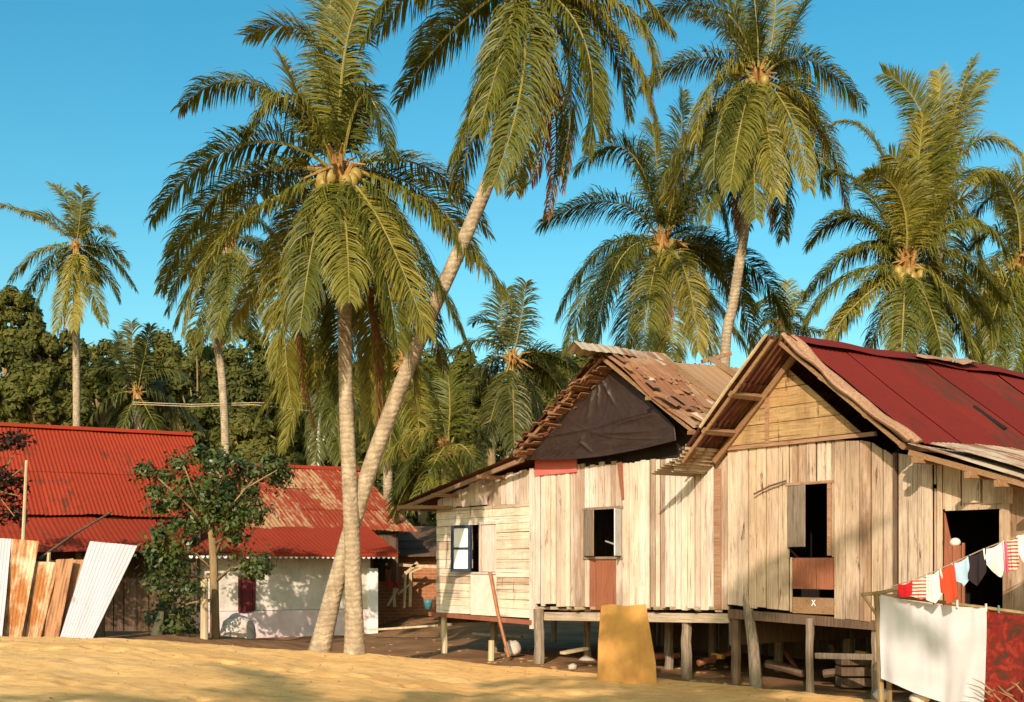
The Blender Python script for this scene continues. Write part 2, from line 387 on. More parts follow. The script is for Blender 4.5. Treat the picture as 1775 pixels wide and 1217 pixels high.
# ---------------------------------------------------------------- shapes for buildings
def planks(mb, x0, x1, top, bot, y, wr=(.13, .2), th=.022, gap=.019, holes=(), jit=.02, jb=.02):
    xs = [x0]; x = x0
    while x < x1 - wr[0] * .6:
        x += random.uniform(*wr); xs.append(min(x, x1))
    if xs[-1] < x1: xs.append(x1)
    he = sorted({h[i] for h in holes for i in (0, 1) if x0 < h[i] < x1})
    xs = sorted([v for v in xs if all(abs(v - e) > .05 for e in he)] + he)
    for a, b in zip(xs, xs[1:]):
        m = (a + b) / 2; j = random.uniform(-jit, jit); k = random.uniform(-jb, jb)
        segs = [(bot(a) + k, bot(b) + k, top(a) + j, top(b) + j)]
        for (ha, hb, za, zb) in holes:
            if ha - 1e-6 <= m <= hb + 1e-6:
                ns = []
                for (s0, s1, e0, e1) in segs:
                    if za > s0 + .02 and za < max(e0, e1): ns.append((s0, s1, min(za, e0), min(za, e1)))
                    if zb < min(e0, e1) - .02 and zb > s0: ns.append((zb, zb, e0, e1))
                    if not (s0 < zb and max(e0, e1) > za): ns.append((s0, s1, e0, e1))
                segs = ns
        yy = y - random.uniform(0, .018); t2 = random.uniform(-.006, .006)
        a2, b2 = a + gap * random.uniform(.2, .8), b - gap * random.uniform(.2, .8)
        for (s0, s1, e0, e1) in segs:
            if max(e0, e1) - min(s0, s1) < .03: continue
            mb.hexa([(a2, yy + t2, s0), (b2, yy - t2, s1), (b2, yy + th, s1), (a2, yy + th, s0), (a2, yy + t2, e0), (b2, yy - t2, e1), (b2, yy + th, e1), (a2, yy + th, e0)])

def boards(mb, z0, z1, xl, xr, y, hr=(.13, .19), th=.02, gap=.006, holes=(), jx=.01, tilt=0.0):
    """horizontal boards between xl(z) and xr(z)"""
    z = z0
    while z < z1 - .03:
        h = min(random.uniform(*hr), z1 - z); a, b = z + gap * .5, z + h - gap * .5; m = (a + b) / 2
        spans = [(xl(m), xr(m))]
        for (ha, hb, za, zb) in holes:
            if za < m < zb:
                spans = [q for (p0, p1) in spans for q in ((p0, min(p1, ha)), (max(p0, hb), p1)) if q[1] - q[0] > .03]
        for (p0, p1) in spans:
            yy = y - random.uniform(0, .010); ja, jb_ = random.uniform(-jx, jx), random.uniform(-jx, jx); tz = random.uniform(-.006, .006)
            la = (xl(b) - xl(a)) if p0 == xl(m) else 0; ra = (xr(b) - xr(a)) if p1 == xr(m) else 0
            q0, q1, q2, q3 = p0 - la / 2 + ja, p1 - ra / 2 + jb_, p1 + ra / 2 + jb_, p0 + la / 2 + ja
            dz0, dz1 = tilt * p0, tilt * p1
            mb.hexa([(q0, yy - .005, a + dz0), (q1, yy - .005, a + tz + dz1), (q1, yy + th, a + tz + dz1), (q0, yy + th, a + dz0), (q3, yy + .003, b + dz0), (q2, yy + .003, b + tz + dz1), (q2, yy + th, b + tz + dz1), (q3, yy + th, b + dz0)])
        z += h

def slope(mb, pt, pb, y0, y1, sheet=.75, amp=.013, wl=.095, tiers=2, sag=.02, rag=.03, seed=0, sub=5, skew=0.0, holes=()):
    """corrugated sheets from the top edge pt=(x,z) down to pb, along local y; overlapping tiers of separate sheets"""
    rnd = random.Random(seed); T = Vector((pt[0], 0, pt[1])); B = Vector((pb[0], 0, pb[1]))
    d = B - T; nrm = Vector((-d.z, 0, d.x)).normalized(); nrm = nrm if nrm.z > 0 else -nrm
    for k in range(tiers):
        y = y0; ta, tb = k / tiers, min(1.0, (k + 1) / tiers + (.04 if k < tiers - 1 else 0)); i = 0
        while y < y1 - .05:
            ye = min(y + sheet, y1); lift = (tiers - k) * .012 + (i % 2) * .008 + rnd.uniform(0, .006); e = rnd.uniform(-rag, rag); ee = rnd.uniform(-rag, rag) * .5
            tw = rnd.uniform(-.012, .012)
            if not any(ha < (y + ye) / 2 < hb and kk == k for (kk, ha, hb) in holes):
                nu = max(4, int((ye + .05 - y) / wl * sub))
                def fn(u, v, y=y, ye=ye, lift=lift, e=e, ee=ee, tw=tw):
                    yy = y + (ye + .05 - y) * u; t = ta + (tb - ta) * v
                    t += (e if k == tiers - 1 else 0) * v / d.length + (ee if k == 0 else 0) * (1 - v) / d.length
                    p = T + d * t
                    off = lift + amp * math.sin(2 * math.pi * yy / wl) + sag * noise.noise(Vector((yy * .7, t * 2, seed))) * 1.5 + tw * (v - .5)
                    p = p + nrm * off
                    return (p.x, yy + skew * t, p.z)
                mb.grid(fn, nu, 5)
            y = ye; i += 1

def slab(mb, pt, pb, y0, y1, drop=.03, th=.02):
    """a plain under-lining below a roof slope"""
    T = Vector((pt[0], 0, pt[1])); B = Vector((pb[0], 0, pb[1])); d = (B - T).normalized(); n = Vector((-d.z, 0, d.x)); n = n if n.z > 0 else -n
    a, b = T - n * drop, B - n * drop; c, e = a - n * th, b - n * th
    mb.hexa([(c.x, y0, c.z), (e.x, y0, e.z), (e.x, y1, e.z), (c.x, y1, c.z), (a.x, y0, a.z), (b.x, y0, b.z), (b.x, y1, b.z), (a.x, y1, a.z)])

# ---------------------------------------------------------------- the two stilt houses
H = Frame((.40, 20, 0), R(-54))
def h(px, py, y=0.0): return H.hit(px, py, y)
def X(px, y=0.0): return H.hit(px, 975, y)[0]
def zl(pts, y=0.0): return poly([h(px, py, y) for px, py in pts])

hutA = empty('stilt_hut', H.o, 'weathered plank hut on stilts with brown tarpaulin over its gable', 'house', rz=H.ang)
# main front wall
w1 = [h(1014, 966), h(1079, 880)]
hole1 = (w1[0][0], w1[1][0], w1[0][1], w1[1][1])
panel1 = (X(1022), X(1069), h(1045, 1052)[1], w1[0][1])
topA = zl([(925, 800), (1000, 808), (1080, 800), (1100, 802), (1170, 795), (1200, 800), (1262, 790)])
botA = zl([(925, 1049), (1050, 1050), (1180, 1056), (1262, 1060)])
mb = MB(); planks(mb, X(929), X(1262), topA, botA, 0, (.09, .16), holes=[hole1, (panel1[0], panel1[1], panel1[2] - .1, panel1[3])], jit=.03, jb=.025)
mb.build('front_wall', M['plank_grey'], hutA)
mb = MB()
for px in (1246,):
    mb.box((X(px) - .07, -.032, h(px, 1056)[1]), (X(px) + .06, -.012, h(px, 800)[1] - .1))
mb.build('stained_board', M['rake'], hutA)
mb = MB(); x = X(1082); mb.hexa([(x - .02, -.04, 2.62), (x + .02, -.04, 2.62), (x + .02, -.018, 2.62), (x - .02, -.018, 2.62), (x - .12, -.04, topA(x) - .01), (x - .02, -.04, topA(x)), (x - .02, -.018, topA(x)), (x - .12, -.018, topA(x) - .01)])
mb.build('broken_board', M['red_board'], hutA)
mb = MB(); mb.box((X(930), -.036, h(965, 822)[1]), (X(1002), -.014, h(965, 797)[1] + .06)); tag(mb.build('panel', M['pink'], hutA), 'faded red board under the tarpaulin')
mb = MB(); mb.box((panel1[0] + .005, -.004, panel1[2] - .05), (panel1[1] - .005, .02, panel1[3] - .012)); tag(mb.build('panel', M['red_board'], hutA), 'red brown board below the window')
# window of the main wall
wn = MB(); a, b, z0, z1 = hole1
wn.box((a - .03, -.035, z1 - .012), (b + .03, .015, z1 + .028)); wn.box((a - .012, -.035, z0 - .03), (b + .01, .018, z0 + .008))
wn.box((a, -.028, z0 + .01), (a + .025, .018, z1 - .014)); wn.box((b - .025, -.028, z0 + .01), (b, .018, z1 - .014))
win = wn.build('window', M['post'], hutA)
def shutter(a, z0, z1, wd, ang, sign, mat, parent, boards_=3):
    m = MB(); c, s = math.cos(ang), math.sin(ang)
    for i in range(boards_):
        u0, u1 = wd * i / boards_ + .003, wd * (i + 1) / boards_ - .003
        p = [(a + sign * u * c - s * t * sign, -.03 - u * s - t * c) for u, t in ((u0, 0), (u1, 0), (u1, .018), (u0, .018))]
        m.hexa([(x, y, z0) for x, y in p] + [(x, y, z1) for x, y in p])
    return m.build('shutter', mat, parent)
shutter(a + .02, z0 + .02, z1 - .02, .40, R(18), 1, M['post'], win)
shutter(b - .015, z0 + .02, z1 - .02, .26, R(118), -1, M['pole_grey'], win)
mb = MB(); mb.bar((a + .2, .25, z0 + .25), (b - .05, .02, z0 + .16), .02, .02); mb.build('stay', M['pole_grey'], win)
# corner post and lean-to on the left
mb = MB(); x = X(925); mb.box((x - .05, -.05, h(925, 1090)[1]), (x + .05, .05, h(925, 812)[1])); mb.build('corner_post', M['plank_grey'], hutA)
ltx0, ltx1 = X(757), X(921)
topL = zl([(752, 872), (925, 812)])
mb = MB(); planks(mb, ltx0 + .03, ltx1 + .02, zl([(760, 868), (790, 852), (840, 830), (925, 812)]), zl([(755, 880), (925, 874)]), .004, (.16, .26)); mb.build('upper_wall', M['plank_grey'], hutA)
wl_ = (X(818), X(860), h(800, 991)[1], h(800, 909)[1])
zb = zl([(755, 1062), (922, 1074)])
mb = MB()
zt = h(860, 876)[1]; zb0 = h(860, 1068)[1]
xp, xq = X(816), X(861)
boards(mb, zb0, zt, lambda z: ltx0, lambda z: ltx1, 0, (.12, .17), holes=[(wl_[0], wl_[1], wl_[2], wl_[3]), (xp, xq, zb0 - 1, wl_[2])], jx=.006)
mb.build('side_wall', M['board'], hutA)
mb = MB(); mb.box((xp + .005, -.006, zb0), (xq - .005, .015, wl_[2] - .01)); mb.build('panel', M['pale_panel'], hutA)
mb = MB(); mb.box((X(836), -.005, wl_[2] + .005), (wl_[1] - .004, .015, wl_[3] - .005)); mb.build('window_board', M['plank_grey'], hutA)
mb = MB(); xa, xb = wl_[0], X(835)
mb.box((xa - .02, -.03, wl_[3] - .02), (wl_[1] + .02, .012, wl_[3] + .03)); mb.box((xa - .02, -.03, wl_[2] - .035), (wl_[1] + .02, .012, wl_[2] - .004)); mb.box((xb - .05, -.026, wl_[2]), (xb - .01, .012, wl_[3] - .024))
wl2 = mb.build('window', M['plank_grey'], hutA)
# open casement, dark blue frame and pale panes
def sash(hx, wd, ang, z0, z1, parent):
    c, s = math.cos(ang), math.sin(ang)
    def bx(u0, u1, za, zb, t0, t1, m):
        p = [(hx - u * c + t * s, -.03 - u * s - t * c) for u, t in ((u0, t0), (u1, t0), (u1, t1), (u0, t1))]
        m.hexa([(x, y, za) for x, y in p] + [(x, y, zb) for x, y in p])
    f = MB(); fr = .055
    bx(0, fr, z0, z1, 0, .04, f); bx(wd - fr, wd, z0, z1, 0, .04, f)
    for za, zb_ in ((z0, z0 + fr), (z1 - fr, z1), ((z0 + z1) / 2 - .02, (z0 + z1) / 2 + .02)): bx(fr, wd - fr, za, zb_, .001, .039, f)
    so = f.build('sash', M['blue_frame'], parent)
    g = MB(); bx(fr - .002, wd - fr + .002, z0 + fr - .002, (z0 + z1) / 2 - .018, .012, .022, g); g.build('pane', M['white_paint'], so)
    g = MB(); bx(fr - .002, wd - fr + .002, (z0 + z1) / 2 + .018, z1 - fr + .002, .012, .022, g); g.build('pane', M['white_paint'], so)
sash(X(820), .42, R(22), wl_[2] - .0, wl_[3] - .02, hutA)
# rear, sides, floor, inner lining keep the rooms dark
xR = X(1264)
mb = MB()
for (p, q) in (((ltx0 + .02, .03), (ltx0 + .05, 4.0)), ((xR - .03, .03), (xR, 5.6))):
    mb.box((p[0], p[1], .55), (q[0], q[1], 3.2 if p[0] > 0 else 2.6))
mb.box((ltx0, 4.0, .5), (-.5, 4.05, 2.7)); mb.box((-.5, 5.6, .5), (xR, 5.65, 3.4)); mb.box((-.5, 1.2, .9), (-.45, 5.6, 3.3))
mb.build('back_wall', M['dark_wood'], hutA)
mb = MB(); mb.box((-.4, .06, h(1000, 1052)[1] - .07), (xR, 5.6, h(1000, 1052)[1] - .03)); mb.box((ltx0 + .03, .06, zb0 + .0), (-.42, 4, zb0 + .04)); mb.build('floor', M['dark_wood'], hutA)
mb = MB(); planks(mb, ltx0 + .1, xR, lambda x: .88, lambda x: -.2, 4.4, (.15, .3), gap=.03); mb.build('shade_backing', M['dark_wood'], hutA)  # added dark planks that deepen the shade under the hut floor
# beams
mb = MB(); zf = h(1000, 1058)[1]
mb.bar((X(921), .06, h(921, 1068)[1]), (X(1262), .06, h(1262, 1072)[1]), .10, .13); mb.build('floor_beam', M['beam'], hutA)
mb = MB(); mb.bar((X(748), -.02, h(748, 1064)[1]), (X(926), -.02, h(926, 1079)[1]), .09, .075); mb.build('floor_beam', M['red_board'], hutA)
mb = MB()
for i, px in enumerate(range(938, 1262, 23)):
    z = h(px, 1054)[1]; mb.bar((X(px), -.10 + .05 * (i % 3), z), (X(px) + .03, 1.5, z), .06 + .03 * (i % 2), .045)
mb.build('joist', M['beam'], hutA)
def stilt(px, pt, pb, wd, y=0.0, lean=0, mat='post', root=None, y2=None, rough=True):
    m = MB(); x0, zt_ = h(px, pt, y); zb_ = h(px, pb, y)[1] - .25
    x1 = x0 + lean; n = 6
    pts = [(x1 + (x0 - x1) * i / n + random.uniform(-.008, .008), y + random.uniform(-.008, .008), zb_ + (zt_ - zb_) * i / n) for i in range(n + 1)]
    m.tube(pts, [wd / 2 * random.uniform(.92, 1.08) for _ in pts], 7)
    return m.build('stilt', M[mat], root or hutA)
stilt(770, 1068, 1143, .12, .05, mat='bamboo'); stilt(934, 1056, 1150, .17, -.06, .02)
for px, pt, pb, wd, y in ((856, 1073, 1138, .13, .8), (1018, 1070, 1142, .12, 1.1), (1160, 1072, 1150, .14, 1.0), (1190, 1066, 1174, .15, .1), (1100, 1066, 1145, .12, 2.6), (960, 1062, 1120, .14, 3.5), (1075, 1066, 1172, .14, .1), (1235, 1072, 1150, .13, 2.4)):
    stilt(px, pt, pb, wd, y)
# footing stones under the short stilts
for px, pb, y, r in ((770, 1143, .05, .17), (1018, 1142, 1.1, .15), (856, 1138, .8, .15)):
    m = MB(); x, z = h(px, pb, y); m.blob((x, y, z - .03), (r, r, .07), px, .2); m.build('footing', M['stone'], hutA, smooth=True)

# roof of the hut, gable towards the viewer
ap = h(1040, 613, -.45); eR = h(1207, 748, -.45); eL = h(889, 783, -.45)
ap = (ap[0], ap[1]); LA = 6.3
mb = MB(); slope(mb, ap, eR, -.45, .65, .45, .012, .10, 3, .07, .10, 3); mb.build('roof', M['scrap_roof'], hutA)
roofA = MB(); slope(roofA, ap, (eR[0] - .05, eR[1] + .04), .6, LA, 1.9, .003, .2, 2, .03, .02, 4); rA = roofA.build('roof', M['tan_sheet'], hutA)
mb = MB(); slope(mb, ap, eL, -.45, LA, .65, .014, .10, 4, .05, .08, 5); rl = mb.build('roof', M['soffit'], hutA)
d = Vector((eR[0] - ap[0], 0, eR[1] - ap[1])); nR = Vector((-d.z, 0, d.x)).normalized()
nR = nR if nR.z > 0 else -nR
mb = MB()
for y, k0, k1, dz in ((.68, -.02, .80, 0), (1.95, -.08, .42, 0), (3.0, -.05, .3, 0)):
    p = Vector((ap[0], y, ap[1])) + d * k0 + nR * .09; q = Vector((ap[0], y + .1, ap[1])) + d * k1 + nR * .09; mb.bar(p, q, .11, .06, nR)
    if y > 1 and y < 2.5: mb.bar(p + Vector((.1, .35, .1)), p + Vector((-.1, -.1, -.05)), .08, .06)
mb.build('roof_batten', M['rafter'], hutA)
mb = MB(); rnd = random.Random(8)
for i in range(40):
    k = rnd.uniform(.05, .97); y = rnd.uniform(-.42, .55); s1, s2 = rnd.uniform(.04, .24), rnd.uniform(.02, .09)
    c = Vector((ap[0], y, ap[1])) + d * k + nR * rnd.uniform(.062, .078); u = d.normalized(); v = Vector((0, 1, 0)); a_ = rnd.uniform(-.5, .5)
    u2 = u * math.cos(a_) + v * math.sin(a_); v2 = v * math.cos(a_) - u * math.sin(a_); tl = nR * rnd.uniform(-.02, .03)
    q = [c - u2 * s1 - v2 * s2, c + u2 * s1 - v2 * s2 + tl, c + u2 * s1 * .9 + v2 * s2 + tl, c - u2 * s1 + v2 * s2 * .8]
    mb.hexa(q + [p + nR * .012 for p in q])
t = NT('scrap_patch'); i_ = t.island()
M['patch'] = t.fin(t.ramp(i_, [(0, (.34, .16, .07)), (.25, (.22, .11, .06)), (.45, (.32, .20, .11)), (.66, (.44, .35, .26)), (.78, (.40, .05, .035)), (.84, (.30, .15, .07)), (.93, (.55, .45, .34))], 'CONSTANT'), .8)
mb.build('roof_patch', M['patch'], hutA)
# ridge cap, rafters and purlins at the gable edge
mb = MB()
cy0, cy1 = H.hitx(1003, 598, ap[0])[0], .8
def cap(u, v):
    y = -.95 + (.85 + .95) * u; a_ = (v - .5) * 2
    return (ap[0] + a_ * .2, y, ap[1] + .13 - abs(a_) * .15 + .03 * noise.noise(Vector((y * 1.4, 0, 1))) + .006 * math.sin(y * 40))
mb.grid(cap, 40, 8); mb.build('ridge_cap', M['tin_grey'], hutA)
mb = MB(); dl = Vector((eL[0] - ap[0], 0, eL[1] - ap[1])); nL = Vector((dl.z, 0, -dl.x)).normalized(); nL = nL if nL.z > 0 else -nL
for dd, nn in ((d, nR), (dl, nL)):
    p = Vector((ap[0], -.40, ap[1])) - nn * .05; mb.bar(p, p + dd * 1.02, .035, .05, nn)
    p = Vector((ap[0], -.02, ap[1])) - nn * .09; mb.bar(p, p + dd, .05, .08, nn)
for k in (.3, .55, .78, .97):
    p = Vector((ap[0], -.5, ap[1])) + dl * k - nL * .06; mb.bar(p, p + Vector((0, 1.2, 0)), .06, .05)
    if k in (.55, .97): p = Vector((ap[0], -.5, ap[1])) + d * k - nR * .06; mb.bar(p, p + Vector((0, 1.2, 0)), .06, .05)
mb.build('rafter', M['rafter'], hutA)
# ragged sheet ends along the left rake
mb = MB(); rnd = random.Random(5)
for i in range(120):
    k = (i + rnd.random()) / 120; p = Vector((ap[0], -.40 + rnd.uniform(-.16, .12), ap[1])) + dl * k - nL * rnd.uniform(-.05, .20) ; L_ = rnd.uniform(.35, .6)
    mb.bar(p, p + Vector((rnd.uniform(-.05, .05), L_, rnd.uniform(-.04, .04))), rnd.uniform(.03, .09), .014, nL)
mb.build('sheet_end', M['scrap_roof'], hutA)
# lean-to roof
e0 = h(902, 790, -.35); e1 = h(692, 876, -.35)
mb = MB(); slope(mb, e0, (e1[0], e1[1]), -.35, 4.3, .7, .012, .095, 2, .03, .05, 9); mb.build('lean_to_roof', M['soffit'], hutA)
mb = MB()
du = Vector((e1[0] - e0[0], 0, e1[1] - e0[1])); nu_ = Vector((du.z, 0, -du.x)).normalized(); nu_ = nu_ if nu_.z > 0 else -nu_
for y in (-.3, .9, 2.1, 3.4):
    p = Vector((e0[0], y, e0[1])) - nu_ * .06; mb.bar(p, p + du * .97, .05, .07, nu_)
for k in (.25, .62, .93):
    p = Vector((e0[0], -.55, e0[1])) + du * k - nu_ * .13; mb.bar(p, p + Vector((0, 1.6, 0)), .06, .06)
p = Vector(h(697, 872, -.5) + (0,)); p = Vector((p.x, -.6, p.y - .08)); mb.bar(p, Vector((ltx0 + .55, .0, p.z - .02)), .06, .06)
mb.build('lean_to_rafter', M['rafter'], hutA)
# dark gable infill behind the tarpaulin
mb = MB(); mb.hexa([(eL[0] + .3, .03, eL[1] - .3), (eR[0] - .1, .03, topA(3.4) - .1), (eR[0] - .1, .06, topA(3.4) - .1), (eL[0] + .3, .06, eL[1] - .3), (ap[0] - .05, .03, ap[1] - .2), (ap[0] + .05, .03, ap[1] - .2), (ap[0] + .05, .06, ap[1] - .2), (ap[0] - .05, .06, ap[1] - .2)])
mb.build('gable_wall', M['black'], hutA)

# tarpaulin hung over the gable
tl = [h(*q, -.2) for q in ((1040, 626), (1106, 672), (1150, 716), (1172, 742), (1174, 770))]
ll = [h(*q, -.2) for q in ((1034, 628), (985, 680), (950, 730), (905, 780), (902, 797))]
fr_ = poly([(i / 4, 0) for i in range(5)])
def curve(pts):
    fx = poly([(i / (len(pts) - 1), p[0]) for i, p in enumerate(pts)]); fz = poly([(i / (len(pts) - 1), p[1]) for i, p in enumerate(pts)])
    return lambda v: (fx(v), fz(v))
cl, cr_ = curve(ll), curve(tl)
rc = random.Random(12); CREASE = [(0, .66, .5, .60, .012, .05), (.5, .60, 1, .46, .012, .05), (.44, .06, .38, .55, .018, .05), (.55, .08, .66, .42, .018, .045), (.5, .1, .47, .4, .014, .04), (.42, .68, .50, .92, .014, .045), (.52, .66, .86, .74, .02, .04), (.6, .6, .95, .52, .02, .035)]
CREASE += [(.06 + .045 * i, .98, .16 + .06 * i, .70 - .02 * i, .012, .04) for i in range(7)] + [(rc.random(), rc.random(), rc.random(), rc.random(), .010, .015) for _ in range(9)]
mb = MB()
def tarp(u, v):
    a_, b_ = cl(v), cr_(v); x = a_[0] + (b_[0] - a_[0]) * u; z = a_[1] + (b_[1] - a_[1]) * u
    z -= (.10 * math.sin(math.pi * u) - .05 * u) * v ** 3
    f = .05 * noise.noise(Vector((u * 1.8, v * 1.6, 3))) + .012 * noise.noise(Vector((u * 7, v * 7, 9))) + .004 * noise.noise(Vector((u * 25, v * 25, 4)))
    for (u0, v0, u1, v1, wd_, am) in CREASE:
        du_, dv_ = u1 - u0, v1 - v0; k = max(0, min(1, ((u - u0) * du_ + (v - v0) * dv_) / (du_ * du_ + dv_ * dv_)))
        q = math.hypot((u - u0 - du_ * k), (v - v0 - dv_ * k) * .8) / wd_
        if q < 4: f += am * math.exp(-q * 1.4) * math.sin(math.pi * (.12 + .8 * k))
    return (x, -.2 - .03 - f, z)
mb.grid(tarp, 150, 100)
n0 = len(mb.v); mb.v = [tuple(H.w(*v)) for v in mb.v]
to = mb.build('tarpaulin', M['tarp'], None, H.w(ap[0], -.2, eL[1]), True)
tag(to, 'dark brown tarpaulin hung over the hut gable', 'tarpaulin')
md = to.modifiers.new('thickness', 'SOLIDIFY'); md.thickness = .006

def onplane(Fr, px, py, pt, n):
    o = Fr.I @ Vector((0, 0, CH)); d = Fr.I @ P(px, py, 1.0) - o; q = Vector((pt[0], 0, pt[1]))
    return o + d * ((q - o).dot(n) / d.dot(n))
# ---- right house
OR = H.w(X(1265), -.04, 0)
K = Frame(OR, R(-54))
def k_(px, py, y=0.0): return K.hit(px, py, y)
def KX(px, y=0.0): return K.hit(px, 975, y)[0]
def kl(pts, y=0.0): return poly([k_(px, py, y) for px, py in pts])
hutB = empty('stilt_house', OR, 'tall plank house on stilts with dark red iron roof', 'house', rz=K.ang)
wr_ = (KX(1369), KX(1442), k_(1400, 966)[1], k_(1400, 840)[1])
low = (KX(1373), KX(1446), k_(1400, 1066)[1], wr_[2])
hB = [wr_, (low[0], low[1], low[2] - .4, low[3])]
topB = kl([(1265, 770), (1505, 764), (1551, 790)]); botB = kl([(1265, 1050), (1365, 1058), (1440, 1068), (1553, 1078)])
mb = MB(); planks(mb, 0, KX(1551), topB, botB, 0, (.13, .22), .024, .020, hB, .02, .025); mb.build('front_wall', M['plank_tan'], hutB)
door = (KX(1634), KX(1735), k_(1680, 1100)[1] - .4, k_(1680, 881)[1])
sq = (KX(1616), KX(1623), k_(1620, 847)[1], k_(1620, 839)[1])
topC = kl([(1556, 785), (1600, 792), (1700, 815), (1800, 838), (2000, 870)]); botC = kl([(1556, 1090), (2000, 1150)])
xE = KX(1556) + 3.6
mb = MB(); planks(mb, KX(1556), xE, topC, botC, .012, (.2, .32), .024, .020, [door, sq], .02, .02); mb.build('side_wall', M['plank_tan'], hutB)
# patchwork boards over the doorway
mb = MB()
for px, p2, a_, b_, m in ((1676, 1701, 818, 872, 0), (1705, 1737, 826, 874, 0), (1737, 1757, 833, 874, 0)):
    mb.box((KX(px), -.016 - .004 * (px % 3), k_(px, b_)[1]), (KX(p2), .0, k_(px, a_)[1]))
mb.box((KX(1735), -.03, k_(1740, 940)[1]), (KX(1752), .0, k_(1740, 874)[1])); mb.box((KX(1640), -.02, door[3] - .02), (KX(1736), .01, door[3] + .03))
mb.build('patch_board', M['plank_tan'], hutB)
mb = MB(); planks(mb, door[0] + .01, KX(1672), lambda x: k_(1650, 885)[1] - (0 if x < KX(1646) else .38), lambda x: k_(1650, 1080)[1], -.0, (.09, .13)); mb.build('door', M['red_board'], hutB)
# gable of horizontal boards
gl = kl([(1262, 772)]); zg0, zg1 = k_(1300, 772)[1] + .01, k_(1368, 640)[1]
pa, pb_, pc = k_(1263, 772, -.02), k_(1368, 640, -.02), k_(1512, 766, -.02)
xl_ = poly([(pa[1], pa[0]), (pb_[1], pb_[0])]); xr_ = poly([(pc[1], pc[0]), (pb_[1], pb_[0])])
mb = MB(); boards(mb, zg0, zg1, xl_, xr_, -.03, (.17, .25), .02, .008); mb.build('gable_wall', M['board_gable'], hutB)
mb = MB(); mb.box((KX(1331), -.06, zg0 - .01), (KX(1337), -.042, k_(1334, 690)[1])); mb.box((pa[0] - .05, -.05, zg0 - .055), (pc[0] + .05, .0, zg0 - .006)); mb.build('gable_batten', M['rake'], hutB)
mb = MB(); mb.box((KX(1553) - .02, -.035, botB(KX(1550))), (KX(1553) + .02, .0, topC(KX(1556)))); mb.build('corner_post', M['dark_wood'], hutB)
# window: shutters, lower panels, plank marked with a small white cross
a, b, z0, z1 = wr_
mb = MB(); mb.box((a - .05, -.03, z1 + .0), (b + .03, .015, z1 + .035)); mb.box((b - .05, -.03, z0 + .02), (b, .016, z1 - .003)); wB = mb.build('window', M['rake'], hutB)
shutter(a, k_(1385, 948)[1], z1 - .01, KX(1403) - a + .05, R(14), 1, M['post'], wB, 2)
mb = MB(); mb.box((low[0] + .01, .0, k_(1400, 1021)[1]), (low[1] - .01, .022, k_(1400, 967)[1])); tag(mb.build('panel', M['red_board'], hutB), 'red brown board below the window')
mb = MB(); zx0, zx1 = k_(1410, 1064)[1], k_(1410, 1036)[1]; mb.box((low[0] + .01, -.005, zx0), (low[1] - .005, .02, zx1)); xb_ = mb.build('sill_board', M['rafter'], hutB)
mb = MB(); cx, cz = k_(1411, 1045); s_ = .028
for sg in (1, -1): mb.bar((cx - s_, -.009 - .003 * sg, cz - s_ * 1.3 * sg), (cx + s_, -.009 - .003 * sg, cz + s_ * 1.3 * sg), .011, .004, (0, 1, 0))
mb.build('painted_cross', M['white_paint'], xb_)
# things seen inside the window: a hanging dark red cloth
mb = MB(); mb.grid(lambda u, v: (a + .15 + .5 * u, .5 + .05 * math.sin(u * 14), z1 - .35 - .25 * u * v - .5 * v), 16, 6)
mb2 = MB(); 
# shell and floor
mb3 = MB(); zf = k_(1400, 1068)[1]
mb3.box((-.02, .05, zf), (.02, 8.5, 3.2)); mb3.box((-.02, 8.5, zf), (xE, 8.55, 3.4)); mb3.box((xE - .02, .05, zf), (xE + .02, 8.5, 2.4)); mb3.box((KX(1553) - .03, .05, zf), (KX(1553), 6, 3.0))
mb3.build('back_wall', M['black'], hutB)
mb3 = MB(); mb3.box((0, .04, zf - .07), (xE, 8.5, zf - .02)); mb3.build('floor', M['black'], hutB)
mb = MB(); mb.bar((0, .05, k_(1262, 1064)[1]), (KX(1550), .05, k_(1545, 1086)[1]), .1, .12); mb.bar((KX(1556), .05, k_(1550, 1092)[1] - .02), (xE, .05, k_(1550, 1092)[1] - .02), .1, .12)
mb.build('floor_beam', M['dark_wood'], hutB)
def stiltB(px, pt, pb, wd, y=0.0, lean=0.0, mat='post'):
    m = MB(); x0, zt_ = k_(px, pt, y); z_b = k_(px, pb, y)[1] - .2; n = 6
    m.tube([(x0 + lean * (1 - i / n) + random.uniform(-.008, .008), y + random.uniform(-.008, .008), z_b + (zt_ - z_b) * i / n) for i in range(n + 1)], [wd / 2 * random.uniform(.92, 1.08) for _ in range(n + 1)], 7)
    m.build('stilt', M[mat], hutB)
for q in ((1276, 1056, 1188, .13, .1, 0, 'dark_wood'), (1404, 1072, 1196, .10, .0, 0), (1520, 1086, 1210, .13, .1, 0), (1350, 1066, 1170, .14, 2.2, 0), (1470, 1076, 1180, .14, 2.6, 0), (1600, 1090, 1200, .14, 2.2), (1700, 1090, 1220, .14, .4)):
    stiltB(*q)
mb = MB(); mb.bar((KX(1408), .08, k_(1408, 1137)[1]), (KX(1528), .08, k_(1528, 1140)[1]), .06, .07); mb.build('cross_rail', M['post'], hutB)
mb3 = MB(); planks(mb3, .1, xE, lambda x: zf - .08, lambda x: -.2, 2.9, (.15, .3), gap=.03); mb3.build('shade_backing', M['dark_wood'], hutB)  # dark plank backing added so the space below looks unlit
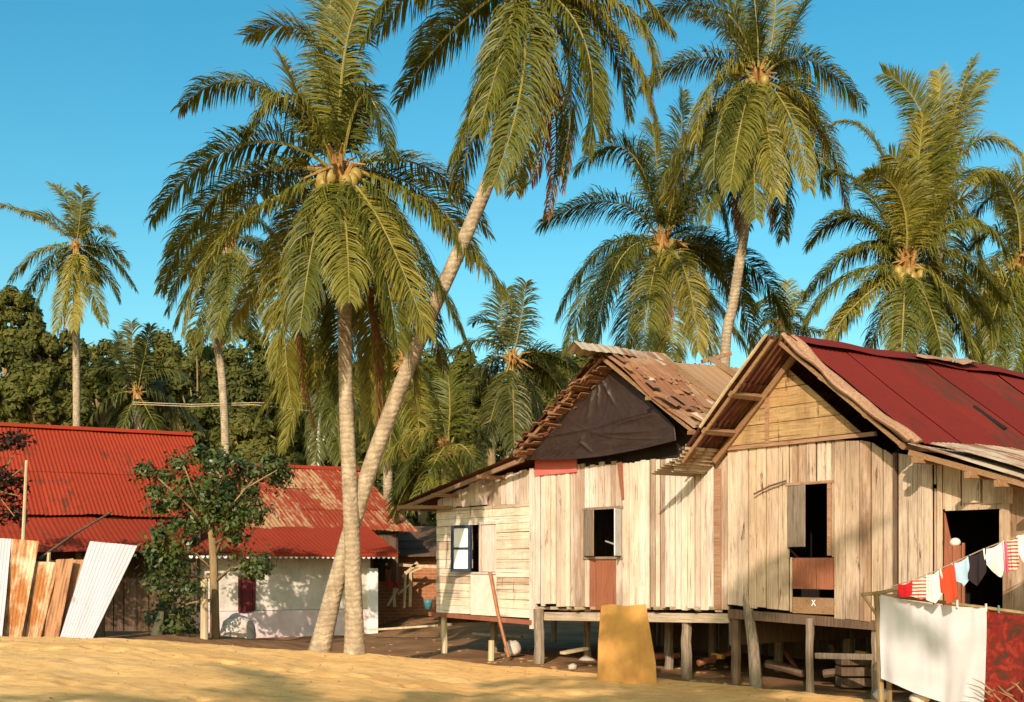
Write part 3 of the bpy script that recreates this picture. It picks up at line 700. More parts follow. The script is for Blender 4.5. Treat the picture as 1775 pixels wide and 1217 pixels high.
# roof
apB = k_(1352, 588, -.42); eBR = k_(1572, 772, -.42); eBL = k_(1196, 800, -.42); LB = 9.5
mb = MB(); slope(mb, apB, (eBR[0], eBR[1] + .03), -.14, LB, .85, .006, .085, 1, .03, .03, 21, 6); mb.build('roof', M['red_roof'], hutB)
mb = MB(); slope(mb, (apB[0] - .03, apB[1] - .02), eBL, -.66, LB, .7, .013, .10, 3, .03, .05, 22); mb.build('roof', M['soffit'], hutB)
dR = Vector((eBR[0] - apB[0], 0, eBR[1] - apB[1])); nB = Vector((-dR.z, 0, dR.x)).normalized(); nB = nB if nB.z > 0 else -nB
dL = Vector((eBL[0] - apB[0], 0, eBL[1] - apB[1])); nC = Vector((dL.z, 0, -dL.x)).normalized(); nC = nC if nC.z > 0 else -nC
mb = MB()   # the bent pale sheet along the right rake
def rk(u, v):
    p = Vector((apB[0], -.46 + .27 * v, apB[1])) + dR * u * 1.0 + nB * (.07 + .035 * noise.noise(Vector((u * 5, v, 4))) - .05 * math.sin(math.pi * u) + .02 * math.sin(v * 9))
    return (p.x, p.y + .05 * noise.noise(Vector((u * 4, 9, 0))), p.z)
mb.grid(rk, 40, 10); o = mb.build('rake_board', M['rake'], hutB); md = o.modifiers.new('thickness', 'SOLIDIFY'); md.thickness = .03
mb = MB()
for dd, nn in ((dR, nB), (dL, nC)):
    p = Vector((apB[0], -.38 if dd is dR else -.60, apB[1])) - nn * .05; mb.bar(p, p + dd * .99, .03, .045, nn)
    p = Vector((apB[0], -.06, apB[1])) - nn * .07; mb.bar(p, p + dd * .96, .05, .08, nn)
for k in (.42, .72):
    p = Vector((apB[0], -.64, apB[1])) + dL * k - nC * .05; mb.bar(p, p + Vector((0, 1.0, 0)), .07, .06, nC)
for k in (.35, .7, .97):
    p = Vector((apB[0], -.40, apB[1])) + dR * k - nB * .05; mb.bar(p, p + Vector((0, 1.4, 0)), .07, .06, nB)
mb.build('rafter', M['rafter'], hutB)
mb = MB()
p = Vector((apB[0], -.67, apB[1] + .03)); mb.tube([p, p + dL * .45, p + dL * .72 + Vector((0, 0, -.02))], .022, 6); mb.build('rake_pole', M['bamboo'], hutB)
mb = MB()
def capB(u, v):
    y = -.3 + (LB + .3) * u; a_ = (v - .5) * 2
    return (apB[0] + a_ * .16, y, apB[1] + .085 - abs(a_) * .12 + .035 * noise.noise(Vector((y * 1.1, 0, 6))))
mb.grid(capB, 80, 6); mb.build('ridge_cap', M['red_roof'], hutB)
mb = MB()    # loose pale strip lifted on the ridge further back, loose lath lying on the slope
y0_, y1_ = K.hitx(1572, 620, apB[0])[0], K.hitx(1680, 640, apB[0])[0]
mb.grid(lambda u, v: (apB[0] - .05 + .24 * v, y0_ + (y1_ - y0_) * u, apB[1] + .11 - .1 * v + .04 * noise.noise(Vector((u * 5, v, 2))) + (.05 * u ** 3)), 20, 4); mb.build('ridge_strip', M['rake'], hutB)
mb = MB(); cA = onplane(K, 1684, 711, apB, nB) + nB * .06; cB = onplane(K, 1738, 751, apB, nB) + nB * .07; mb.bar(cA, cB, .045, .03, nB); mb.build('loose_lath', M['black'], hutB)
# lean-to roof on the right, flat and patched
s0, s1 = k_(1572, 776, -.45), k_(1780, 833, -.45); dv = Vector((s1[0] - s0[0], 0, s1[1] - s0[1])); s1 = (s0[0] + dv.x * 1.9, s0[1] + dv.z * 1.9)
mb = MB(); slope(mb, s0, s1, -.45, 8, .9, .010, .09, 2, .03, .05, 31); slope(mb, (s0[0] + .2, s0[1] + .05), (s1[0], s1[1] + .06), -.3, 1.3, .8, .010, .09, 1, .03, .05, 32); mb.build('lean_to_roof', M['tin_grey'], hutB)
mb = MB(); dvn = dv.normalized()
nd = Vector((-dvn.z, 0, dvn.x)); nd = nd if nd.z > 0 else -nd
p = Vector((s0[0], -.38, s0[1])) - nd * .05; mb.bar(p, p + dv * 1.8, .05, .06, nd)
for k in (.12, .58, .82, 1.1):
    p = Vector((s0[0], -.52, s0[1])) + dv * k - nd * .1; mb.bar(p, p + Vector((0, 1.2, 0)), .08, .07)
mb.build('lean_to_rafter', M['rafter'], hutB)
mb = MB()   # short broken sheets at the foot of the left slope
rnd = random.Random(3)
for i, (k, yy, L_) in enumerate(((.86, -.7, .9), (.92, -.62, .9), (.98, -.74, .95), (1.02, -.78, 1.0), (.80, -.58, .7))):
    c = Vector((apB[0], yy, apB[1])) + dL * k + nC * (.02 + .012 * i) - Vector((0, 0, .05))
    u_ = (dL.normalized() * .5 + Vector((-.4, 0, .02))).normalized() if i > 1 else dL.normalized()
    mb.grid(lambda u, v, c=c, u_=u_, L_=L_: tuple(c + Vector((0, L_, 0)) * v + u_ * (.34 * u) + nC * .014 * math.sin(u * 34 + 1) + Vector((0, 0, .01 * noise.noise(Vector((u * 3, v * 3, i)))))), 26, 3)
mb.build('broken_sheet', M['tin_grey'], hutB)

# stick and straps fixed to the front
m = MB(); p = H.w(X(1318), -.12, h(1318, 857)[1]); q = H.w(X(1372), -.10, h(1372, 834)[1]); m.tube([p, (p + q) / 2 + Vector((0, 0, .02)), q], .012, 6)
tag(m.build('stick', M['dark_wood'], None, p), 'thin dark stick poking out of the wall beside the tall window', 'stick')
m = MB(); c = K.w(KX(1653) , .03, k_(1653, 940)[1]); m.blob(c, (.06, .06, .05), 2, .02, 14, 9)
tag(m.build('bowl', M['pale_panel'], None, c, True), 'white bowl hung at the dark doorway', 'bowl')
# ---------------------------------------------------------------- houses on the left
random.seed(23)
L = Frame(P(648, 1100, 28.0) * 1.0, R(29)); L.o.z = 0; L = Frame((L.o.x, L.o.y, 0), R(29))
EY, FY, RY = -.64, 1.7, 5.2
xm = L.hit(395, 900, FY)[0]                               # where the two houses meet
xr_end = L.hit(690, 955, EY)[0]
zE = (L.hit(60, 962, EY)[1] + L.hit(690, 956, EY)[1]) / 2
zF = L.hit(130, 898, FY)[1]; zR = L.hit(150, 748, RY)[1]
OA = L.w(xm - 8, 0, 0); A_ = Frame(OA, R(29))
hA = empty('red_roofed_house', OA, 'long low house with a bright red corrugated roof and timber walls coloured dark for shade', 'house', rz=R(29))
xl0 = -12.0
mb = MB(); slope(mb, (RY, zR), (FY - .1, zF + .03), 0, 1, 1)      # placeholder geometry replaced below
def xslope(mb, x0, x1, yt, zt, yb, zb, sheet, amp, wl, tiers, sag, rag, seed, sub=4):
    """a slope that falls towards -y: build with slope() and swap the axes"""
    m = MB(); slope(m, (-yt, zt), (-yb, zb), x0, x1, sheet, amp, wl, tiers, sag, rag, seed, sub)
    n = len(mb.v); mb.v += [(y, -x, z) for x, y, z in m.v]; mb.f += [tuple(i + n for i in f) for f in m.f]
mb = MB(); xslope(mb, xl0, 8.05, RY, zR, FY - .15, zF + .05, .8, .009, .09, 2, .03, .03, 41); mb.build('roof', M['red_roof_bright'], hA)
mb = MB(); xslope(mb, xl0, 8.0, FY, zF, EY, zE, .85, .005, .105, 1, .02, .02, 42); mb.build('lower_roof', M['red_roof_bright'], hA)
mb = MB(); xslope(mb, xl0, 8.0, RY, zR, RY + 5, zF, 2, .01, .3, 1, .02, .02, 43)
mb.build('roof', M['red_roof_bright'], hA)
mb = MB(); mb.bar((xl0, RY, zR + .06), (8.05, RY, zR + .06), .3, .08); mb.build('ridge_cap', M['red_roof_bright'], hA)
mb = MB(); mb.box((xl0, 1.9, 0), (6.9, 1.98, zF + .05)); mb.box((6.85, 0, 0), (6.92, 9, zF)); mb.box((xl0, 9.8, 0), (8, 9.9, zF)); planks(mb, 2, 6.9, lambda x: 1.35, lambda x: .1, .3, (.2, .3)); mb.build('wall', M['dark_wood'], hA)  # old timber; shade under the eaves is put into its dark colour
mb = MB()
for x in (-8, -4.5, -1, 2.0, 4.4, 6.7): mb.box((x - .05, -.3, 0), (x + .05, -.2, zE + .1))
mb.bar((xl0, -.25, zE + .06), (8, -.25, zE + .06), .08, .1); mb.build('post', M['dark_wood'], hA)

hW = empty('white_house', L.o, 'white plastered house with a rusty red roof and scalloped eaves', 'house', rz=R(29))
xw0 = L.hit(338, 1000, 0)[0]; bx = L.w(0, 0, 0)
wd0, wd1 = L.hit(415, 1030)[0], L.hit(440, 1030)[0]; wz0, wz1 = L.hit(427, 1060)[1], L.hit(427, 1000)[1]
zd = L.hit(500, 1057)[1]
def wallgrid(mb, x0, x1, z0, z1, y, th=.15): mb.box((x0, y, z0), (x1, y + th, z1))
mb = MB()
wallgrid(mb, xw0, wd0, zd, zE + .14, 0); wallgrid(mb, wd1, -.1, zd, zE + .14, 0); wallgrid(mb, wd0, wd1, wz1, zE + .14, 0)
mb.box((-.16, .15, -.1), (-.02, 6, zE + .2)); mb.box((xw0, .15, -.1), (xw0 + .12, 6, zE + .2)); mb.box((xw0, 6, 0), (-.02, 6.1, zE + .4))
mb.build('wall', M['plaster'], hW)
mb = MB(); wallgrid(mb, xw0, wd0, -.2, zd - .01, -.03, .18); wallgrid(mb, wd1, -.1, -.2, zd - .01, -.03, .18); wallgrid(mb, wd0, wd1, -.2, min(zd, wz0) - .012, -.03, .18); mb.build('lower_wall', M['plaster_pink'], hW)
mb = MB(); mb.box((-.16, -.10, -.1), (.06, .05, L.hit(648, 985)[1])); mb.build('corner_pillar', M['white_paint'], hW)
mb = MB(); mb.box((wd0 + .02, .04, wz0), (wd1 - .02, .07, wz1)); 
for i in range(4): mb.box((wd0 + .03, .02, wz0 + .04 + i * (wz1 - wz0) / 4), (wd1 - .03, .038, wz0 + .02 + (i + .8) * (wz1 - wz0) / 4))
mb.box((wd0 - .03, -.03, wz0 - .04), (wd1 + .03, .03, wz0)); mb.box((wd0 - .03, -.03, wz1), (wd1 + .03, .03, wz1 + .04)); mb.box((wd0 - .03, -.03, wz0), (wd0 + .02, .03, wz1)); mb.box((wd1 - .02, -.03, wz0), (wd1 + .03, .03, wz1))
t = NT('dark_red_paint'); M['dark_red'] = t.fin((.12, .018, .02), .6)
mb.build('window', M['dark_red'], hW)
# skirt roof over the front, its scalloped trim, upper rusty roof
xs1 = L.hit(690, 950, EY)[0]
mb = MB(); xslope(mb, xm + .02, xs1, FY, zF - .02, EY, zE, .85, .004, .105, 1, .02, .01, 44); mb.build('lower_roof', M['red_roof_bright'], hW)
mb = MB(); mb.bar((xm - .6, EY + .02, zE - .015), (xs1, EY + .02, zE - .015), .03, .10); mb.build('eave_board', M['red_roof_bright'], hW)
mb = MB(); n_ = int((xs1 - xw0 + .3) / .12)
for i in range(n_):
    x = xw0 - .3 + .12 * i; pts = [(x + .06 + .045 * math.cos(a), zE - .055 - .06 * math.sin(a)) for a in [math.pi * j / 6 for j in range(7)]]
    v = [(px, EY + .03, pz) for px, pz in pts] + [(px, EY + .045, pz) for px, pz in pts]
    mb.add(v, [tuple(range(7)), tuple(range(13, 6, -1))] + [(j, j + 1, j + 8, j + 7) for j in range(6)] + [(6, 0, 7, 13)])
mb.build('scalloped_trim', M['white_paint'], hW)
ry, by = 5.0, 1.15
rz_ = L.hit(520, 814, ry)[1]; bz_ = L.hit(660, 921, by)[1]
x0_, x1_ = xm - .6, L.hit(646, 845, ry)[0]; x2_ = L.hit(722, 920, by)[0]
mb = MB(); slope_m = MB(); xslope(mb, x0_, x2_, ry, rz_, by, bz_, .62, .008, .105, 3, .04, .06, 45)
mb.build('roof', M['rusty_roof'], hW)
mb = MB(); xslope(mb, x0_, x2_, ry, rz_, ry + 4, zE + .6, 2, .01, .3, 1, .02, .02, 46); mb.build('roof', M['rusty_roof'], hW)
mb = MB(); mb.bar((x0_, ry, rz_ + .06), (x2_, ry, rz_ + .06), .34, .09); mb.build('ridge_cap', M['red_roof_bright'], hW)
mb = MB(); mb.box((x0_, by + .2, zE + .1), (x2_ - .4, by + .25, bz_ - .05)); mb.box((x2_ - .45, by + .2, 1.2), (x2_ - .4, 8, bz_)); mb.build('gable_wall', M['dark_wood'], hW)

# brick shed behind, its dark roof
sO = P(705, 1050, 31.0); sO.z = gz(sO.x, sO.y)
shed = empty('brick_shed', sO, 'low orange brick shed behind the white house and the hut', 'shed')
zt_ = P(700, 962, 31.0).z - sO.z; 
mb = MB(); mb.box((-1.2, 0, -.3), (2.6, .2, zt_)); mb.box((-1.2, .2, -.3), (-1.0, 3, zt_)); mb.build('wall', M['brick'], shed)
mb = MB()
for i in range(4): mb.bar((-.6 + .12 * i, -.12 + .5 * i, zt_ + .05 + .20 * i), (2.8, -.12 + .5 * i, zt_ + .12 + .20 * i), .62, .03, (0, -.35, 1))
mb.build('roof', M['dark_wood'], shed)
mb = MB()
def PW(px, py, Y): return P(px, py, Y) - sO
for (a, b, w_) in (((683, 972), (684, 1052), .07), ((703, 990), (701, 1054), .06), ((712, 992), (711, 1052), .07), ((697, 1000), (724, 975), .07), ((668, 978), (760, 983), .07), ((672, 1050), (690, 1020), .06), ((712, 992), (740, 980), .05), ((690, 1030), (712, 1012), .05)):
    mb.bar(PW(*a, 30.2), PW(*b, 30.2) , w_, w_)
tre = MB(); tre.v = [tuple(Vector(v) + sO) for v in mb.v]; tre.f = mb.f; p = P(700, 1052, 30.2); tag(tre.build('trellis', M['bamboo'], None, p), 'rough pole trellis standing in front of the brick shed', 'trellis')

def clothmesh(tlp, trp, drop, wav=.03, n=(14, 12), taper=0, seed=0, bottom=None, side=(0, 0)):
    """hanging cloth between two top corners"""
    a, b = Vector(tlp), Vector(trp); m = MB(); nn = (b - a).cross(Vector((0, 0, 1))).normalized()
    def fn(u, v):
        dd = drop if bottom is None else drop * bottom(u)
        uu = .5 + (u - .5) * (1 - taper * v)
        p = a + (b - a) * uu + Vector((0, 0, -.03 * math.sin(math.pi * u)))
        p.x += (side[0] * (1 - u) + side[1] * u) * v
        f = (.24 * wav * math.sin(u * 34 + 4 * noise.noise(Vector((u * 3, seed, v)))) * (1 - .5 * v)) + wav * (math.sin(u * 11 + seed) * .5 + noise.noise(Vector((u * 4, v * 1.5, seed)))) * (.25 + v)
        return tuple(p + Vector((0, 0, -dd * v)) + nn * f)
    m.grid(fn, *n); return m
M['red_cloth'] = cloth('red_print_cloth', [(.40, .03, .03), (.30, .05, .03), (.16, .10, .04)], 5, 'print')
m = clothmesh(P(668, 985, 30.0), P(688, 986, 30.0), .45, .03, seed=4); tag(m.build('washing', M['red_cloth'], None, P(678, 985, 30.0), True), 'small red cloth hanging on the trellis by the white house', 'cloth')
m = MB(); c = P(742, 1046, 29.5); m.tube([c + Vector((0, 0, -.14)), c + Vector((0, 0, .0)), c + Vector((0, 0, .10))], [.08, .10, .12], 14)
tag(m.build('basin', M['turquoise'], None, c + Vector((0, 0, -.14)), True), 'turquoise basin on the ground by the brick shed', 'basin')

# ---------------------------------------------------------------- iron sheets leaning at the left
def leansheet(tl_, tr_, bl, br, Yt, Yb, mat, label, wl=.052, amp=.006, crinkle=.01, seed=0):
    a, b, c, d_ = P(*tl_, Yt), P(*tr_, Yt + .05), P(*bl, Yb), P(*br, Yb)
    n = (b - a).cross(c - a).normalized(); wd = ((b - a).length + (d_ - c).length) / 2; nw = max(3, int(wd / wl))
    m = MB()
    def fn(u, v):
        p = (a + (b - a) * u) * (1 - v) + (c + (d_ - c) * u) * v
        v_ = v + .012 * noise.noise(Vector((u * 6, seed, v * 2)))
        return tuple(p + n * (amp * math.sin(u * nw * 2 * math.pi) + crinkle * 2 * noise.noise(Vector((u * 2.3, v * 3, seed)))))
    m.grid(fn, nw * 7, 16)
    return tag(m.build('iron_sheet', M[mat], None, (c + d_) / 2), label, 'iron sheet', 'corrugated iron sheets leaning at the left')
leansheet((-60, 930), (20, 934), (-90, 1125), (2, 1125), 20.2, 19.7, 'tin_white', 'pale corrugated sheet cut by the left photo edge, beside the rust streaked one', seed=1)
leansheet((17, 934), (68, 938), (0, 1125), (34, 1125), 20.25, 19.9, 'tin_rust', 'orange rust streaked corrugated sheet with pale edge, taller of the two', seed=2)
leansheet((56, 973), (102, 975), (32, 1125), (66, 1125), 20.3, 20.05, 'tin_rust', 'short rust streaked corrugated sheet beside the brown one', seed=3)
leansheet((97, 970), (128, 968), (60, 1125), (98, 1125), 20.3, 20.15, 'tin_brown', 'brown rusted sheet between the rust streaked and the white sheets', amp=.004, crinkle=.03, seed=4)
leansheet((120, 970), (146, 970), (84, 1125), (112, 1125), 20.5, 20.3, 'tin_brown', 'narrow brown strip tucked behind the leaning white sheet', amp=.004, crinkle=.03, seed=5)
leansheet((156, 938), (238, 946), (97, 1125), (152, 1125), 20.2, 19.6, 'tin_white', 'bright white corrugated sheet leaning with two small rust holes', seed=6)
mb = MB()
for px in (-30, 12, 84, 150):
    q = P(px, 1110, 20.7); mb.bar((q.x, 20.7, .1), (q.x, 20.7, P(px, 966, 20.7).z), .07, .07)
for py in (975, 1045): mb.bar(P(-70, py, 20.62), P(190, py, 20.62), .05, .06)
for px, a_, b_ in ((178, 938, 1110),): mb.bar(P(px, 950, 20.6), P(px, 1130, 20.6), .06, .06)
tag(mb.build('fence_rail', M['dark_wood'], None, (P(60, 1110, 20.7).x, 20.7, .3)), 'rough timber rack that the leaning iron sheets rest on', 'rack')
m = MB(); m.tube([P(36, 1110, 20.9), P(40, 935, 20.9), P(46, 798, 20.9)], [.035, .032, .026], 7)
tag(m.build('pole', M['bamboo'], None, P(36, 1110, 20.9)), 'tall thin pale pole rising behind the leaning iron sheets', 'pole')
m = MB(); m.tube([P(70, 968, 20.7), P(130, 925, 21.6), P(194, 887, 22.4)], [.03, .028, .02], 6)
tag(m.build('stick', M['dark_wood'], None, P(80, 960, 20.8)), 'dark slanting stick above the leaning iron sheets', 'stick')
m = MB(); m.tube([P(83, 985, 20.45), P(85, 958, 20.4)], [.03, .03], 6); 
tag(m.build('peg', M['bamboo'], None, P(84, 980, 20.45)), 'short pale peg between the brown and rust streaked sheets', 'peg')

M['sand_chip'] = plain('earthy_chip', (.38, .22, .10), (.22, .12, .05), 12, .95)
# ---------------------------------------------------------------- small things around the huts
m = MB(); p = [P(1042, 1050, 16.9), P(1120, 1048, 16.75), P(1139, 1176, 16.3), P(1035, 1176, 16.35)]
a, b, c, d_ = p; nn = (b - a).cross(d_ - a).normalized()
pl = [a, P(1060, 1048, 16.87), P(1085, 1051, 16.82), b, P(1130, 1110, 16.5), P(1137, 1150, 16.4), c + Vector((0, 0, -.2)), d_ + Vector((0, 0, -.2)), P(1037, 1110, 16.6)]
k = len(pl); m.add(pl + [q - nn * .014 for q in pl], [tuple(range(k)), tuple(range(2 * k - 1, k - 1, -1))] + [(i, (i + 1) % k, (i + 1) % k + k, i + k) for i in range(k)])
tag(m.build('plywood_board', M['plywood'], None, (c + d_) / 2), 'yellow plywood board leaning against the hut floor', 'board')
m = MB(); m.tube([P(849, 992, 20.9), P(862, 1060, 20.75), P(882, 1140, 20.4)], [.028, .027, .027], 6)
tag(m.build('stick', M['orange_stick'], None, P(882, 1140, 20.4)), 'rust coloured pole leaning on the lean-to wall', 'pole')
m = MB(); m.blob(P(889, 1124, 21.2), (.15, .13, .15), 3, .25, 12, 8); tag(m.build('stone', M['rock'], None, P(889, 1136, 21.2), True), 'pale rounded stone under the lean-to', 'stone')
m = MB(); m.tube([P(851, 1150, 20.6), P(852, 1110, 20.6)], [.055, .05], 7); tag(m.build('stump', M['bamboo'], None, P(851, 1145, 20.6)), 'short yellow stump under the lean-to', 'stump')
m = MB(); m.box(tuple(P(1038, 1172, 16.9)), tuple(P(1053, 1145, 16.9) + Vector((0, .15, 0)))); q = m.build('block', M['pale_panel'], None, P(1045, 1170, 16.9)); tag(q, 'pale block at the foot of the plywood board', 'block')
m = MB(); m.tube([P(1312, 1200, 16.05), P(1306, 1120, 16.12), P(1298, 1060, 16.2), P(1291, 1004, 16.3)], [.085, .075, .07, .05], 8)
tag(m.build('leaning_post', M['post'], None, P(1312, 1196, 16.05)), 'grey weathered post leaning before the joint of the two houses', 'post')
rnd = random.Random(77)
def block(px, py, Y, s, mat, label, cat, name, blobby=True):
    c = P(px, py, Y); m = MB()
    if blobby: m.blob(c, (s, s * .8, s * .6), px, .35, 9, 6)
    else:
        a_ = rnd.uniform(0, 3); m.bar(c - Vector((math.cos(a_), math.sin(a_), .1)) * s, c + Vector((math.cos(a_), math.sin(a_), .1)) * s, s * 1.0, s * .8)
    return tag(m.build(name, M[mat], None, c, blobby), label, cat)
block(1494, 1133, 16.2, .08, 'yellow', 'yellow wood offcut lying on the cross rail below the tall house', 'offcut', 'wood_offcut', False)
block(1463, 1160, 16.4, .07, 'yellow', 'small yellow offcut in the shade right of the front post', 'offcut', 'wood_offcut', False)
block(1500, 1158, 15.9, .07, 'yellow', 'yellow upright offcut just left of the white sheet', 'offcut', 'wood_offcut', False)
block(1245, 1137, 18.5, .09, 'yellow', 'yellow offcut behind the middle stilts', 'offcut', 'wood_offcut', False)
block(1530, 1204, 13.3, .10, 'pole_grey', 'grey stone under the hem of the white sheet', 'stone', 'stone')
block(1594, 1210, 12.75, .11, 'rock', 'pale stone under the middle of the white sheet', 'stone', 'stone')
block(992, 1156, 18.2, .08, 'stone', 'flat pale stone under the hut left of the plywood board', 'stone', 'stone')
m = MB()
for i in range(70):
    px = rnd.uniform(930, 1320); Y = rnd.uniform(16.3, 19.5); x = (px - CX) / F * Y; y = Y
    if y < crY(x) + .3: continue
    s_ = rnd.uniform(.010, .035); m.blob((x, y, gz(x, y) + s_ * .3), (s_ * rnd.uniform(1, 2), s_, s_ * .6), i, .4, 6, 4)
for i in range(60):
    px = rnd.uniform(640, 930); Y = rnd.uniform(18.8, 27); x = (px - CX) / F * Y
    s_ = rnd.uniform(.010, .028); m.blob((x, Y, gz(x, Y) + s_ * .3), (s_ * rnd.uniform(1, 2.5), s_, s_ * .6), i + 300, .4, 6, 4)
tag(m.build('rubble', M['sand_chip'], None, (1, 18, 0)), 'scattered stones and chips on the earth around and under the huts', 'rubble', kind='stuff')
m = MB()
for i in range(420):
    px = rnd.uniform(-20, 1600); v = rnd.random(); 
    x = rnd.uniform(-7.5, 6.0); yc = crY(x); y = yc - rnd.random() ** 2 * 6
    z = crZ(x) - .018 * (yc - y) + .05 * noise.noise(Vector((x * .5, y * .8, 0))) * min(1, yc - y)
    s_ = rnd.uniform(.004, .013); m.blob((x, y, z + .002), (s_ * 1.5, s_, s_ * .7), i, .4, 5, 3)
tag(m.build('pebbles', M['sand_chip'], None, (0, 14, .3)), 'tiny pebbles and chips strewn on the sand bank', 'pebbles', kind='stuff')
for i, (a, b, lab) in enumerate((((975, 1132, 18.6), (1016, 1124, 18.9), 'pale plank end lying on the earth beside the thin stilt'), ((820, 1098, 23.5), (905, 1104, 23.2), 'long pale plank lying on the ground under the lean-to'), ((640, 1092, 26.4), (760, 1084, 26.2), 'long sawn plank lying beside the white pillar'))):
    m = MB(); m.bar(P(*a), P(*b), .12, .04); tag(m.build('loose_plank', M['bamboo'], None, P(*a)), lab, 'plank')

for i, (a, b, wd_, mt, lab) in enumerate((((1330, 1150, 17.4), (1392, 1168, 16.9), .12, 'dark_wood', 'dark log added to deepen the shade between the leaning post and the front post'), ((1428, 1168, 16.3), (1510, 1160, 16.0), .10, 'dark_wood', 'dark log added to deepen the shade under the cross rail'),
        ((1210, 1150, 18.4), (1268, 1132, 18.6), .09, 'red_board', 'red brown plank added as dark clutter behind the middle stilts'), ((1345, 1110, 19.0), (1385, 1165, 18.2), .07, 'red_board', 'red brown board added to darken the space below the tall window'),
        ((1440, 1120, 17.0), (1462, 1172, 16.4), .06, 'dark_wood', 'thin dark plank added to darken the space behind the cross rail'), ((1110, 1140, 19.4), (1180, 1136, 19.2), .10, 'red_board', 'red brown beam added as dark clutter right of the plywood board'))):
    m = MB(); p_, q_ = P(*a), P(*b); m.tube([p_, (p_ + q_) / 2 + Vector((0, 0, .01)), q_], [wd_ * .55, wd_ * .5, wd_ * .45], 7)
    tag(m.build('timber', M[mt], None, p_), lab, 'timber')  # timbers added as dark clutter to deepen the shade below the floors
m = MB(); c = P(1480, 1178, 15.9)
for s_ in (0, .14, .28): m.box((c.x - .2, c.y - .15, c.z + s_ - .08), (c.x + .2, c.y - .13, c.z + s_ + .03)); m.box((c.x - .2, c.y + .13, c.z + s_ - .08), (c.x + .2, c.y + .15, c.z + s_ + .03)); m.box((c.x - .2, c.y - .13, c.z + s_ - .08), (c.x - .18, c.y + .13, c.z + s_ + .03)); m.box((c.x + .18, c.y - .13, c.z + s_ - .08), (c.x + .2, c.y + .13, c.z + s_ + .03))
tag(m.build('crate', M['dark_wood'], None, c), 'dark slatted crate added to deepen the shade just left of the white sheet', 'crate')  # added clutter, dark so the space under the house looks deeper in shade
# ---------------------------------------------------------------- laundry
LY = 12.6
fr0 = P(1521, 1212, LY)
m = MB()
m.tube([P(1528, 1225, LY), P(1524, 1120, LY), P(1519, 1028, LY)], [.032, .030, .028], 7)
m.tube([P(1494, 1031, LY - .05), P(1530, 1027, LY), P(1560, 1019, LY + .1)], [.018, .02, .02], 6); m.tube([P(1497, 1033, LY - .05), P(1522, 1070, LY)], [.015, .015], 6)
m.tube([P(1512, 1029, LY), P(1650, 1046, LY - .02), P(1800, 1066, LY - .05), P(1960, 1082, LY - .1)], [.018, .018, .018, .018], 6)
m.tube([P(1950, 1290, LY - .1), P(1955, 1080, LY - .1)], [.03, .03], 7); m.tube([P(1542, 1216, LY + .25), P(1540, 1130, LY + .2)], [.03, .03], 6)
tag(m.build('drying_rack', M['bark'], None, fr0), 'rough pole rack carrying the white sheet and red cloth', 'rack')
M['sheet_white'] = cloth('white_sheet', [(.52, .52, .54)], 3, trans=.15)
M['cl_red'] = cloth('red_fabric', [(.55, .02, .025)]); M['cl_stripe'] = cloth('striped_fabric', [(.60, .07, .05), (.78, .70, .55)], 9, 'stripe')
M['cl_white'] = cloth('white_fabric', [(.78, .75, .68)]); M['cl_orange'] = cloth('orange_fabric', [(.58, .075, .03)]); M['cl_blue'] = cloth('pale_blue_fabric', [(.42, .60, .74)])
M['cl_black'] = cloth('black_fabric', [(.025, .018, .02)], trans=.03); M['cl_pink'] = cloth('pink_fabric', [(.66, .14, .24)]); M['cl_tan'] = cloth('tan_fabric', [(.45, .28, .10)])
def top(px): return poly([(1512, 1030), (1650, 1047), (1800, 1067), (1960, 1083)])(px)
bs = poly([(0, .86), (.2, .90), (.35, .945), (.6, 1.0), (1, .985)])
m = clothmesh(P(1526, top(1526) - 1, LY - .03), P(1709, top(1709) - 1, LY - .04), P(0, 1049, LY).z - P(0, 1216, LY).z, .075, (40, 36), 0, 2, bs, (-.02, -.02))
o = tag(m.build('bed_sheet', M['sheet_white'], None, P(1617, 1040, LY), True), 'large plain white sheet hanging on the pole rack', 'sheet')
m = clothmesh(P(1706, top(1706), LY - .01), P(1860, top(1860), LY - .03), .98, .06, (40, 30), 0, 5, None, (.02, 0))
M['batik'] = cloth('red_batik', [(.055, .025, .014), (.15, .014, .012), (.21, .03, .016)], 9, 'print', .12)
tag(m.build('sarong', M['batik'], None, P(1780, 1060, LY), True), 'red patterned cloth hanging beside the white sheet', 'cloth')
for i, px in enumerate((1659, 1709, 1731)):
    m = MB(); q = P(px, top(px), LY - .05); m.box(tuple(q + Vector((-.008, -.01, -.03))), tuple(q + Vector((.008, .01, .05))))
    tag(m.build('clothes_peg', M['turquoise'] if i == 2 else M['pale_panel'], None, q), ('pale peg on the top edge of the white sheet', 'pale peg where the white sheet meets the red cloth', 'blue peg on the red cloth')[i], 'clothes peg', 'pegs on the pole rack')
# the line of small washing
LN = poly([(1545, 1017), (1600, 1000), (1660, 972), (1720, 945), (1780, 924), (1900, 880)])
def lp(px): return P(px, LN(px), 12.5 - (px - 1545) * .0025)
m = MB(); m.tube([lp(px) for px in (1545, 1580, 1620, 1660, 1700, 1740, 1780, 1840, 1900)], .006, 5); m.tube([P(1900, 1300, 11.6), P(1900, 870, 11.6)], .035, 7)
tag(m.build('washing_line', M['rope'], None, lp(1545)), 'thin line of small washing rising to the right', 'washing line')
def wash(p0, p1, drop, mat, name, label, bottom=None, sd=0, side=(0, 0), taper=0):
    a, b = lp(p0), lp(p1); pm = drop / F * a.y
    m = clothmesh(a + Vector((0, -.012, .01)), b + Vector((0, -.012, .01)), pm, .02, (16, 12), taper, sd, bottom, side)
    o = tag(m.build(name, M[mat], None, (a + b) / 2, True), label, 'washing', 'washing on the line')
